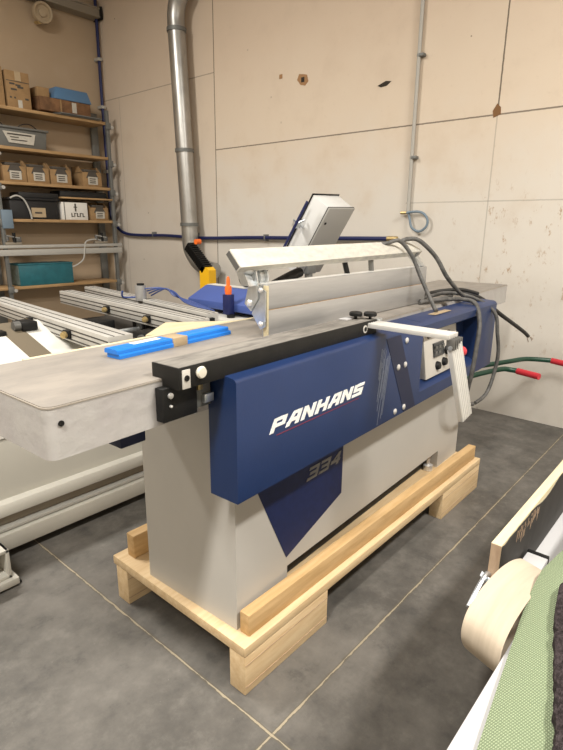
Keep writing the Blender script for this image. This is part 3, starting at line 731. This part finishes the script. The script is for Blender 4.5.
# blue plastic strips
t = thing('blade_case', 'pair of bright blue plastic cases taped together on the near table', 'plastic case', W(.03, .298, 1.1655), RZ + .055)
for v, z in ((0, 0), (.004, .0145)):
    mb = MB(); mb.prism([(-.030, 0), (.030, 0), (.030, .010), (.026, .014), (-.026, .014), (-.030, .010)], 0, -.25 - z * .4, .25 - z * .6, 0)
    ob = mb.build('case', 'plastic_blue', t); ob.location = (0, v, z)
MB().box((-.035, -.0315, .0), (.028, .0355, .0296), .001).build('tape', 'tape', t)
MB().box((-.17, .002, .0286), (-.06, .028, .0292)).build('label', 'white_letter', t)

# cables
t = thing('power_cable', 'thick grey power cables coiled over the far end of the planer', 'cable', W(1.9, .1, 1.166))
def cable(pts, r, m, name='cable'):
    mb = MB(t.location); mb.tube([W(*p) for p in pts], r, 10, n=10); return mb.build(name, m, t)
cable([(1.27, .23, 1.47), (1.306, 0.2, 1.48), (1.373, 0.17, 1.489), (1.416, 0.12, 1.417), (1.423, 0.06, 1.302), (1.386, -0.03, 1.18), (1.375, -.05, 1.163)], .010, 'cable')
cable([(1.46, .22, 1.478), (1.522, 0.2, 1.497), (1.582, 0.16, 1.487), (1.665, 0.1, 1.404), (1.717, 0.05, 1.299), (1.86, 0.02, 1.20), (1.95, .02, 1.178)], .0115, 'cable')
cable([(1.64, .20, 1.18), (1.75, 0.18, 1.19), (1.929, 0.14, 1.20), (2.046, 0.08, 1.182), (2.14, 0.0, 1.15), (2.295, -0.08, 1.044), (2.507, -0.12, 0.951), (2.67, -0.14, 0.884), (2.768, -0.145, 0.842)], .0125, 'cable_black')
cable([(1.62, .16, 1.18), (1.72, 0.13, 1.19), (1.855, 0.08, 1.20), (1.963, -0.03, 1.167), (2.02, -0.13, 1.089), (2.02, -0.16, 0.969), (2.045, -0.17, 0.841), (2.022, -0.16, 0.692), (1.957, -0.15, 0.612), (1.825, -0.14, 0.594)], .0105, 'cable')
cable([(1.50, .10, 1.178), (1.62, 0.05, 1.184), (1.775, -0.02, 1.18), (1.80, -0.09, 1.158), (1.72, -0.15, 1.065), (1.68, -0.16, 0.932), (1.656, -0.16, 0.816), (1.66, -0.15, 0.747), (1.69, -.13, .66), (1.74, -.125, .61), (1.80, -.135, .594)], .012, 'cable')
cable([(1.62, .08, 1.178), (1.80, .07, 1.18), (1.93, .10, 1.178), (2.02, .18, 1.178)], .0105, 'cable')
cable([(1.55, .13, 1.178), (1.72, .15, 1.20), (1.92, .06, 1.215), (2.06, -.01, 1.185)], .0105, 'cable_black')
for k, d in enumerate(((.02, -.01), (.035, .0), (.03, .02))):
    cable([(2.768, -.145, .842), (2.80 + d[0] * .5, -.15 + d[1], .825), (2.83 + d[0], -.15 + d[1], .808 - k * .012)], .003, 'copper', 'bare_wire')

# ------------------------------------------------------------------ electrical control box
t = thing('control_box', 'tilted grey electrical control box on an arm behind the fence', 'control box', (3.0, 2.3, 0))
R = Matrix(((0.99955809, -0.0107376, -0.0277186), (-0.00637178, 0.83341033, -0.55261798), (0.02903476, 0.55255039, 0.83297362)))
TL = Vector((3.0045, 2.196, 1.672)); OO = Vector(t.location)
def cb(a, b, name, m, bev=.003, parent=t):
    mb = MB(OO); c = Vector([(a[i] + b[i]) / 2 for i in range(3)]); d = Vector([abs(b[i] - a[i]) / 2 for i in range(3)])
    p = TL + R @ c; mb.box(p - d, p + d, bev, R); return mb.build(name, m, parent)
cb((0.004, .012, -.545), (.300, .165, 0), 'housing', 'cab_white', .004)
dr = cb((0, -.004, -.549), (.304, .008, .004), 'door', 'cab_grey', .003)
cb((-.002, .008, -.551), (.306, .012, .006), 'door_seal', 'black', .001)
cb((-.004, .165, -.553), (.308, .172, .008), 'back_lip', 'black', .002)
cb((.03, -.010, -.12), (.045, -.003, -.105), 'lock', 'black', .001, dr)
cb((.03, -.010, -.47), (.045, -.003, -.455), 'lock', 'black', .001, dr)
mb = MB(OO); mb.tube([(3.15, 2.47, 0), (3.15, 2.47, 1.20), (3.15, 2.47, 1.26)], .03, 12, smooth=False); mb.build('post', 'shelf_dark', t)
mb = MB(OO); mb.box((3.10, 2.44, 1.22), (3.20, 2.54, 1.30), .006); mb.build('arm', 'shelf_steel', t)
# blue conduit and clamp on the side of the box
p0 = TL + R @ Vector((-.085, .13, -.40)); p1 = TL + R @ Vector((-.075, .13, -.03))
MB(OO).cyl(p0, p1, .010, 10).build('conduit', 'hose_blue', t)
c = TL + R @ Vector((-.05, .14, -.215))
mb = MB(OO); mb.box(c - Vector((.03, .02, .02)), c + Vector((.025, .02, .02)), .004, R); mb.cyl(c + Vector((-.03, 0, .0)), c + Vector((.03, -.04, .03)), .009, 8); mb.cyl(c + Vector((-.04, 0, .03)), c + Vector((.04, -.02, -.02)), .008, 8); mb.build('clamp', 'zinc', t)

# ------------------------------------------------------------------ left machine
t = thing('boring_machine', 'long white woodworking machine with aluminium beams behind the planer', 'woodworking machine', (2.0, 3.4, 0))
o = (2.0, 3.4, 0)
MX0, MX1 = -.6, 3.2
MB(o).box((MX0, 2.51, .27), (1.75, 2.56, .62), .003).build('front_panel', 'mach_beige', t)
MB(o).box((MX0, 2.80, .0), (MX1, 4.4, .60), .003).build('body', 'mach_beige', t)
MB(o).box((1.75, 2.62, .27), (MX1, 2.80, .74), .003).build('side_panel', 'mach_beige', t)
fr = MB(o).box((MX0, 2.46, .205), (1.95, 2.60, .272), .006).build('base_rail', 'mach_white', t)
MB(o).box((MX0, 2.50, .125), (1.95, 2.58, .205)).build('rail_recess', 'beam', fr)
MB(o).box((MX0, 2.455, .135), (1.95, 2.50, .150), .002).build('guide_bar', 'conduit', fr)
MB(o).box((MX0, 2.43, .045), (1.95, 2.58, .130), .006).build('base_rail', 'mach_white', t)
# sloping cover with a brown strip
def slope(x0, x1, y0, z0, y1, z1, th, name, m, parent=t):
    return MB(o).hexa([(x0, y0, z0 - th), (x1, y0, z0 - th), (x1, y0, z0), (x0, y0, z0)], [(x0, y1, z1 - th), (x1, y1, z1 - th), (x1, y1, z1), (x0, y1, z1)]).build(name, m, parent)
sc1 = slope(.2, 1.80, 2.50, .60, 2.893, .775, .02, 'lower_cover', 'mach_top')
sc2 = slope(.2, 1.80, 2.90, .778, 3.5, 1.045 - .10, .02, 'upper_cover', 'mach_top')
slope(1.29, 1.42, 2.50, .602, 2.895, .778, .002, 'brown_strip', 'stripe_brown', sc1)
slope(1.29, 1.42, 2.90, .7805, 3.5, .9475, .002, 'brown_strip', 'stripe_brown', sc2)
def beam(xa, ya, xb, yb, zt, w=.11, hgt=.10, knobs=()):
    a = Vector((xa - .035, ya, 0)); b_ = Vector((xb - .035, yb, 0)); d = (b_ - a).normalized(); n = Vector((d.y, -d.x, 0))
    def q(p, s, z): v = p + n * s; return (v.x, v.y, z)
    z0 = zt - hgt
    mb = MB(o); mb.hexa([q(a, 0, z0), q(a, w, z0), q(a, w, zt), q(a, 0, zt)], [q(b_, 0, z0), q(b_, w, z0), q(b_, w, zt), q(b_, 0, zt)], .002)
    bo = mb.build('support_beam', 'beam_alu', t)
    mb = MB(o)
    for s in (.22, .62): mb.hexa([q(a, w * s, zt - .001), q(a, w * s + .010, zt - .001), q(a, w * s + .010, zt + .0008), q(a, w * s, zt + .0008)], [q(b_, w * s, zt - .001), q(b_, w * s + .010, zt - .001), q(b_, w * s + .010, zt + .0008), q(b_, w * s, zt + .0008)])
    for s in (.24, .50, .82): mb.hexa([q(a, -.001, zt - hgt * s - .008), q(a, .001, zt - hgt * s - .008), q(a, .001, zt - hgt * s), q(a, -.001, zt - hgt * s)], [q(b_, -.001, zt - hgt * s - .008), q(b_, .001, zt - hgt * s - .008), q(b_, .001, zt - hgt * s), q(b_, -.001, zt - hgt * s)])
    mb.build('groove', 'groove', bo)
    for tt in knobs:
        c = a + (b_ - a) * tt; p = Vector(q(c, 0, zt - hgt * .55))
        MB(o).box(p - Vector((.03, .035, .025)), p + Vector((.0, .02, .025)), .004).build('stop_block', 'black', bo)
        MB(o).lathe([(.018, 0), (.022, .01), (.022, .025), (.016, .04), (.002, .042)], p - n * .028 - Vector((0, .01, 0)), Vector((-.8, -.75, 0)), 14).build('brass_stop', 'brass', bo)
    mb = MB(o); mb.hexa([q(a - d * .03, .01, z0 + .01), q(a - d * .03, w * .5, z0 + .01), q(a - d * .03, w * .5, zt - .03), q(a - d * .03, .01, zt - .03)], [q(a, .01, z0 + .01), q(a, w * .5, z0 + .01), q(a, w * .5, zt - .03), q(a, .01, zt - .03)]); mb.build('end_cap', 'black', bo)
    return bo
beam(1.525, 2.52, 1.70, 4.6, .975, .15, .10, (.24, .53))
beam(2.19, 2.60, 2.36, 4.68, .975, .12, .11, (.27, .56))
beam(2.42, 2.75, 2.70, 4.85, .975, .10, .09, ())
# carriages and rods under the beams
for x, y in ((2.05, 3.6), (2.32, 3.4), (2.02, 2.95)):
    MB(o).box((x - .04, y - .09, .80), (x + .10, y + .09, .872), .01).build('carriage', 'black', t)
    MB(o).cyl((x - .06, y - .03, .83), (x - .04, y - .03, .83), .035, 12).build('carriage_wheel', 'alu_edge', t)
for y, z in ((2.85, .76), (3.05, .80), (3.4, .80)):
    MB(o).cyl((1.82, y, z), (3.1, y, z), .018, 10).build('guide_rod', 'zinc', t)
MB(o).box((1.80, 2.63, .74), (3.15, 4.4, .75), .002).build('bed_plate', 'groove', t)
MB(o).box((2.45, 2.63, .752), (3.3, 3.2, .86), .006).build('white_housing', 'mach_top', t)
MB(o).box((2.62, 2.10, .80), (3.3, 3.3, .895), .006).build('hood_base', 'mach_white', t)
MB(o).box((1.16, 3.34, .80), (1.31, 3.46, .90), .006).build('stop_housing', 'conduit', t)
MB(o).box((1.20, 3.33, .88), (1.30, 3.42, .925), .004).build('stop_head', 'black', t)
MB(o).box((1.40, 3.34, .905), (1.50, 3.47, .965), .012).build('carriage', 'black', t)
MB(o).cyl((1.36, 3.38, .94), (1.40, 3.38, .94), .03, 12).build('carriage_wheel', 'alu_edge', t)
# blue hood
HX = 2.95
hd = MB(o).prism([(2.88, .90), (3.2, .90), (3.2, 1.05), (3.05, 1.085), (2.95, 1.08), (2.76, .99), (2.76, .935)], 1, 2.20, 3.40, .004).build('hood', 'hood', t)
MB(o).box((2.96, 2.21, 1.083), (3.05, 3.39, 1.087)).build('hood_top', 'mach_top', hd)
MB(o).box((2.70, 2.86, .915), (2.759, 2.925, 1.065), .004).build('nozzle_block', 'hose_blue', hd)
noz = MB(o).lathe([(.024, 0), (.027, .03), (.024, .06), (.014, .065), (.013, .11), (.007, .13)], (2.732, 2.895, 1.065), (0, 0, 1), 16).build('nozzle', 'orange', hd)
MB(o).lathe([(.03, 0), (.03, .02), (.015, .025)], (2.72, 2.86, .896), (0, 0, 1), 14).build('foot_knob', 'black', hd)
# pneumatic cylinder and tubes
cy = MB(o).cyl((2.52, 3.70, .965), (2.52, 3.70, 1.085), .045, 18).build('cylinder', 'alu', t)
MB(o).cyl((2.52, 3.70, 1.085), (2.52, 3.70, 1.10), .03, 14).build('cylinder_cap', 'black', cy)
for k in range(4):
    MB(o).tube([(2.53 + .02 * k, 3.66, 1.06 - k * .02), (2.60, 3.56 - .03 * k, 1.07), (2.62, 3.40, 1.05 - .01 * k), (2.58 + .02 * k, 3.22, .99), (2.62, 3.05 - .04 * k, .95)], .006, 6).build('air_tube', 'tube_blue', cy)
MB(o).tube([(2.50, 3.72, .99), (2.42, 3.80, .99), (2.40, 3.78, 1.04)], .008, 6).build('air_tube', 'tube_blue', cy)
# outrigger foot
mb = MB(o)
yy0, yy1, x0, x1, z0, z1 = 2.215, 2.79, .50, .755, .045, .185
mb.box((x0, yy0, z1 - .016), (x1, yy1, z1), .003); mb.box((x0, yy0, z0), (x1, yy1, z0 + .016), .003)
mb.box((x1 - .016, yy0, z0), (x1, yy1, z1), .003); mb.box((x0, yy0, z0), (x0 + .016, yy1, z1), .003)
ft = mb.build('outrigger', 'mach_white', t)
MB(o).box((x0 + .017, yy0 + .10, z0 + .017), (x1 - .017, yy0 + .11, z1 - .017)).build('tube_inside', 'beam', ft)
MB(o).box((x0 - .02, yy0 - .02, .012), (x1 + .02, yy0 + .12, z0), .003).build('foot_plate', 'mach_white', ft)
MB(o).box((x0 - .03, yy0 - .0, 0), (x1 + .035, yy0 + .14, .012), .002).build('rubber_pad', 'black', ft)

# ply sheet on the beams
tag(MB((2.1, 2.75, .977)).hexa([(1.62, 2.36, .9775), (2.28, 1.98, .9775), (2.44, 2.22, .9775), (1.93, 2.60, .9775)], [(1.62, 2.36, .990), (2.28, 1.98, .990), (2.44, 2.22, .990), (1.93, 2.60, .990)]).build('plywood_sheet', 'cream_ply'), 'cream plywood sheet resting on the aluminium beams', 'sheet')

# energy chain on yellow stand
t = thing('cable_chain', 'black cable chain rising on a yellow stand before the steel duct', 'cable chain', (3.85, 4.36, 0))
o = Vector(t.location)
MB(o).box((3.81, 4.29, 0), (3.91, 4.45, .90), .01).build('stand_foot', 'shelf_dark', t)
MB(o).prism([(4.32, .90), (4.47, .90), (4.47, 1.10), (4.44, 1.13), (4.36, 1.13), (4.32, 1.10)], 0, 3.80, 3.90).build('yellow_stand', 'yellow', t)
a = Vector((3.80, 4.68, 1.345)); b_ = Vector((3.80, 4.40, 1.10)); d = (b_ - a).normalized(); n = Vector((0, -d.z, d.y))
if n.z < 0: n = -n
mb = MB(o); k = 13
for i in range(k):
    p = a + (b_ - a) * (i / k); q = a + (b_ - a) * ((i + .82) / k)
    mb.hexa([p - n * .055, p + n * .045, p + n * .045 + Vector((.10, 0, 0)), p - n * .055 + Vector((.10, 0, 0))], [q - n * .055, q + n * .055, q + n * .055 + Vector((.10, 0, 0)), q - n * .055 + Vector((.10, 0, 0))], .004)
mb.hexa([a - n * .045, a + n * .03, a + n * .03 + Vector((.09, 0, 0)), a - n * .045 + Vector((.09, 0, 0))], [b_ - n * .045, b_ + n * .03, b_ + n * .03 + Vector((.09, 0, 0)), b_ - n * .045 + Vector((.09, 0, 0))])
mb.build('chain', 'black', t)
MB(o).cyl(a + n * .06 + Vector((.0, -.12, -.0)), a + n * .06 + Vector((.06, -.12, .0)), .028, 14).build('orange_roller', 'orange', t)

# ------------------------------------------------------------------ hand cart behind the planer
t = thing('hand_cart', 'low hand cart with dark green tube handles and red grips by the wall', 'cart', (3.5, 1.7, 0))
o = Vector(t.location)
h1 = MB(o).tube([(3.52, 1.62, .52), (3.75, 1.45, .56), (4.05, 1.24, .595), (4.17, 1.175, .602), (4.24, 1.10, .60), (4.30, 1.0, .595)], .018, 12, n=6).build('handle_tube', 'green_tube', t)
h2 = MB(o).tube([(3.25, 1.45, .52), (3.45, 1.31, .585), (3.70, 1.19, .61), (3.76, 1.14, .605), (3.78, 1.09, .60)], .018, 12, n=6).build('handle_tube', 'green_tube', t)
MB(o).tube([(3.778, 1.095, .60), (3.735, .94, .598)], .022, 14, smooth=False).build('grip', 'red_grip', h2)
MB(o).tube([(4.295, 1.01, .595), (4.26, .85, .59)], .022, 14, smooth=False).build('grip', 'red_grip', h1)
MB(o).tube([(3.52, 1.62, .52), (3.36, 1.55, .50), (3.25, 1.45, .52)], .016, 10, smooth=False).build('cross_brace', 'green_tube', t)
for x, y in ((3.33, 1.62), (3.55, 1.70)):
    MB(o).tube([(x, y, .0), (x, y, .28), (x - .02, y - .02, .50)], .015, 10).build('leg', 'green_tube', t)
MB(o).box((3.15, 1.50, .36), (3.60, 2.10, .40), .008).build('load_frame', 'green_tube', t)
MB(o).lathe([(.05, -.03), (.14, -.03), (.16, 0), (.14, .03), (.05, .03)], (3.35, 2.28, .16), (1, 0, 0), 24).build('wheel', 'black', t)
MB(o).box((3.30, 2.0, .15), (3.40, 2.30, .19), .004).build('fork', 'green_tube', t)

# ------------------------------------------------------------------ foreground trolley
t = thing('work_trolley', 'white metal trolley with raised front rail at the lower right', 'trolley', (1.3, 0, 0))
o = Vector(t.location)
MB(o).box((.10, .195, .625), (2.9, .240, .700), .004).build('front_rail', 'white_alu', t)
MB(o).box((.10, -.60, .66), (2.9, .194, .690), .004).build('top_deck', 'white_alu', t)
MB(o).box((1.36, .241, .455), (2.9, .44, .484), .004).build('side_tray', 'white_alu', t)
MB(o).box((1.56, .310, .485), (1.64, .372, .56), .003).build('tray_stop', 'white_alu', t)
MB(o).box((1.641, .310, .485), (1.655, .374, .563), .002).build('stop_cap', 'black', t)
for x in (.2, 2.8):
    for y in (.17, -.55):
        MB(o).box((x - .025, y - .025, 0), (x + .025, y + .025, .66), .004).build('leg', 'white_alu', t)
MB(o).box((1.40, .20, .30), (1.45, .43, .455), .004).build('tray_arm', 'white_alu', t)
MB(o).hexa([(1.44, .39, .50), (1.46, .42, .50), (1.37, .42, .610), (1.35, .39, .610)], [(1.44, .392, .485), (1.46, .422, .485), (1.36, .422, .600), (1.34, .392, .600)]).build('bracket', 'zinc', t)
MB(o).tube([(1.45, .415, .484), (1.41, .405, .575), (1.37, .405, .608), (1.335, .405, .607), (1.29, .405, .592), (1.245, .405, .572)], .007, 8, n=5).build('chrome_handle', 'zinc', t)

t = thing('laminate_board', 'dark faced chipped board on edge in the white trolley tray', 'board', (1.9, .39, .4845))
o = Vector(t.location)
MB(o).box((1.385, .381, .4845), (2.75, .410, .700), .002).build('core', 'cream_ply', t)
MB(o).box((1.3835, .381, .486), (1.3848, .409, .699)).build('end_edge', 'ply_side', t)
def ragged(x0, x1, seed):
    rnd = random.Random(seed); pts = [(x0, .486), (x1, .486)]
    x = x1
    while x > x0:
        dz = 0
        if 1.70 < x < 1.95: dz = -.018 * abs(math.sin((x - 1.70) / .25 * PI))
        pts.append((x, .697 + dz - rnd.random() * .005)); x -= .02
    pts.append((x0, .695)); return pts
MB(o).prism(ragged(1.387, 2.75, 3), 1, .3795, .3808).build('laminate_face', 'melamine', t)
mb = MB(o); rnd = random.Random(5)
for k in range(26):
    x = 1.52 + rnd.random() * .22; z1 = .69 - rnd.random() * .03; l = .01 + rnd.random() * .035
    mb.prism([(x, z1 - l), (x + .003 + rnd.random() * .003, z1 - l * .8), (x + .004, z1), (x, z1)], 1, .3788, .3797)
mb.build('chipped_spot', 'ply_side', t)

# belt loop
mb = MB((1.25, .285, .486)); th = .004
prof = catmull([(1.12, 0, .555), (1.055, 0, .612), (1.018, 0, .672), (1.030, 0, .716), (1.085, 0, .734), (1.18, 0, .732), (1.28, 0, .714), (1.38, 0, .680), (1.475, 0, .628), (1.535, 0, .55), (1.50, 0, .495), (1.38, 0, .492), (1.22, 0, .492)], 6, True)
n = len(prof)
cen = Vector((1.25, 0, .61))
vs = {}
for j, (y, sh) in enumerate(((.244, -.032), (.340, 0))):
    for e in (0, -th):
        vs[(j, e)] = [mb.bm.verts.new(Vector((p.x + sh, y, p.z)) + (Vector((p.x, 0, p.z)) - cen).normalized() * e) for p in prof]
for k in range(n):
    k2 = (k + 1) % n
    for q in ((vs[(0, 0)], vs[(1, 0)]), (vs[(1, -th)], vs[(0, -th)])):
        f = mb.bm.faces.new((q[0][k], q[0][k2], q[1][k2], q[1][k])); f.smooth = True
    mb.bm.faces.new((vs[(0, 0)][k], vs[(0, 0)][k2], vs[(0, -th)][k2], vs[(0, -th)][k]))
    mb.bm.faces.new((vs[(1, 0)][k], vs[(1, 0)][k2], vs[(1, -th)][k2], vs[(1, -th)][k]))
tag(mb.build('sanding_belt', 'belt'), 'wide beige belt loop bulging between trolley rail and board', 'belt')

# cloth and dark pile rug draped on the trolley
def cloth(name, m, xs, yl, yr, zf, th, label, cat, nx=90, ny=40):
    mb = MB((sum(xs) / 2, 0, .70)); top = []
    for i in range(nx + 1):
        x = xs[0] + (xs[1] - xs[0]) * i / nx; row = []
        for j in range(ny + 1):
            s = j / ny; y = yl(x) + (yr - yl(x)) * s
            row.append(mb.bm.verts.new((x, y, zf(x, y, s))))
        top.append(row)
    bot = [[mb.bm.verts.new((v.co.x, v.co.y, v.co.z - th)) for v in r] for r in top]
    for i in range(nx):
        for j in range(ny):
            f = mb.bm.faces.new((top[i][j], top[i + 1][j], top[i + 1][j + 1], top[i][j + 1])); f.smooth = True
            f = mb.bm.faces.new((bot[i][j], bot[i][j + 1], bot[i + 1][j + 1], bot[i + 1][j])); f.smooth = True
    for i in range(nx):
        mb.bm.faces.new((top[i][0], bot[i][0], bot[i + 1][0], top[i + 1][0])); mb.bm.faces.new((top[i][ny], top[i + 1][ny], bot[i + 1][ny], bot[i][ny]))
    for j in range(ny):
        mb.bm.faces.new((top[0][j], top[0][j + 1], bot[0][j + 1], bot[0][j])); mb.bm.faces.new((top[nx][j], bot[nx][j], bot[nx][j + 1], top[nx][j + 1]))
    return tag(mb.build(name, m), label, cat)
def interp(tab, x):
    if x <= tab[0][0]: return tab[0][1]
    for (a, b), (c, d) in zip(tab, tab[1:]):
        if x <= c: return b + (d - b) * (x - a) / (c - a)
    return tab[-1][1]
yg = lambda x: interp([(.3, .158), (.72, .195), (.89, .217), (1.08, .240), (1.20, .252), (1.30, .256), (1.40, .244), (1.6, .21)], x)
def zg(x, y, s):
    bump = .012 * noise.noise(Vector((x * 5, y * 5, .3))) + .0015 * noise.noise(Vector((x * 60, y * 60, 2)))
    ed = 1 - math.exp(-s * 14)
    lift = .022 * max(0, min(1, (x - .95) / .3))
    return .7165 + .016 * ed + bump * ed + lift * (.6 + .4 * ed)
cloth('green_cloth', 'green_cloth', (.3, 1.62), yg, -.35, zg, .010, 'pale green coarse woven cloth draped on the white trolley', 'cloth')
yd = lambda x: interp([(.3, .06), (.8, .098), (.9, .125), (1.05, .165), (1.13, .185), (1.20, .196), (1.24, .19), (1.27, .15)], x) + .004 * noise.noise(Vector((x * 40, 0, 0)))
def zd(x, y, s):
    return .752 + .028 * (1 - math.exp(-s * 18)) + .004 * noise.noise(Vector((x * 70, y * 70, 5))) + .003 * noise.noise(Vector((x * 160, y * 160, 5))) + .022 * max(0, min(1, (x - .95) / .3))
cloth('pile_rug', 'wool', (.3, 1.26), yd, -.33, zd, .022, 'dark brown fluffy rug piece on top of the green cloth', 'rug', 200, 90)

# ------------------------------------------------------------------ camera
f, pi_, ro, ya, H = 530.47, .271884, .01045966, .85744334, 1.55
F = Vector((math.sin(ya) * math.cos(pi_), math.cos(ya) * math.cos(pi_), -math.sin(pi_)))
Rt = Vector((math.cos(ya), -math.sin(ya), 0)); U = Rt.cross(F)
r1 = Rt * math.cos(ro) + U * math.sin(ro); u1 = -Rt * math.sin(ro) + U * math.cos(ro)
cam = bpy.data.cameras.new('Camera'); co = bpy.data.objects.new('Camera', cam); COL.objects.link(co)
cam.sensor_fit = 'VERTICAL'; cam.sensor_height = 36; cam.lens = f / 750 * 36; cam.clip_start = .02
Mx = Matrix((r1, u1, -F)).transposed().to_4x4(); Mx.translation = Vector((0, 0, H)); co.matrix_world = Mx
SC.camera = co
SC.view_settings.view_transform = 'Standard'; SC.view_settings.look = 'None'; SC.view_settings.gamma = 1
SC.view_settings.exposure = 0; SC.view_settings.use_curve_mapping = False
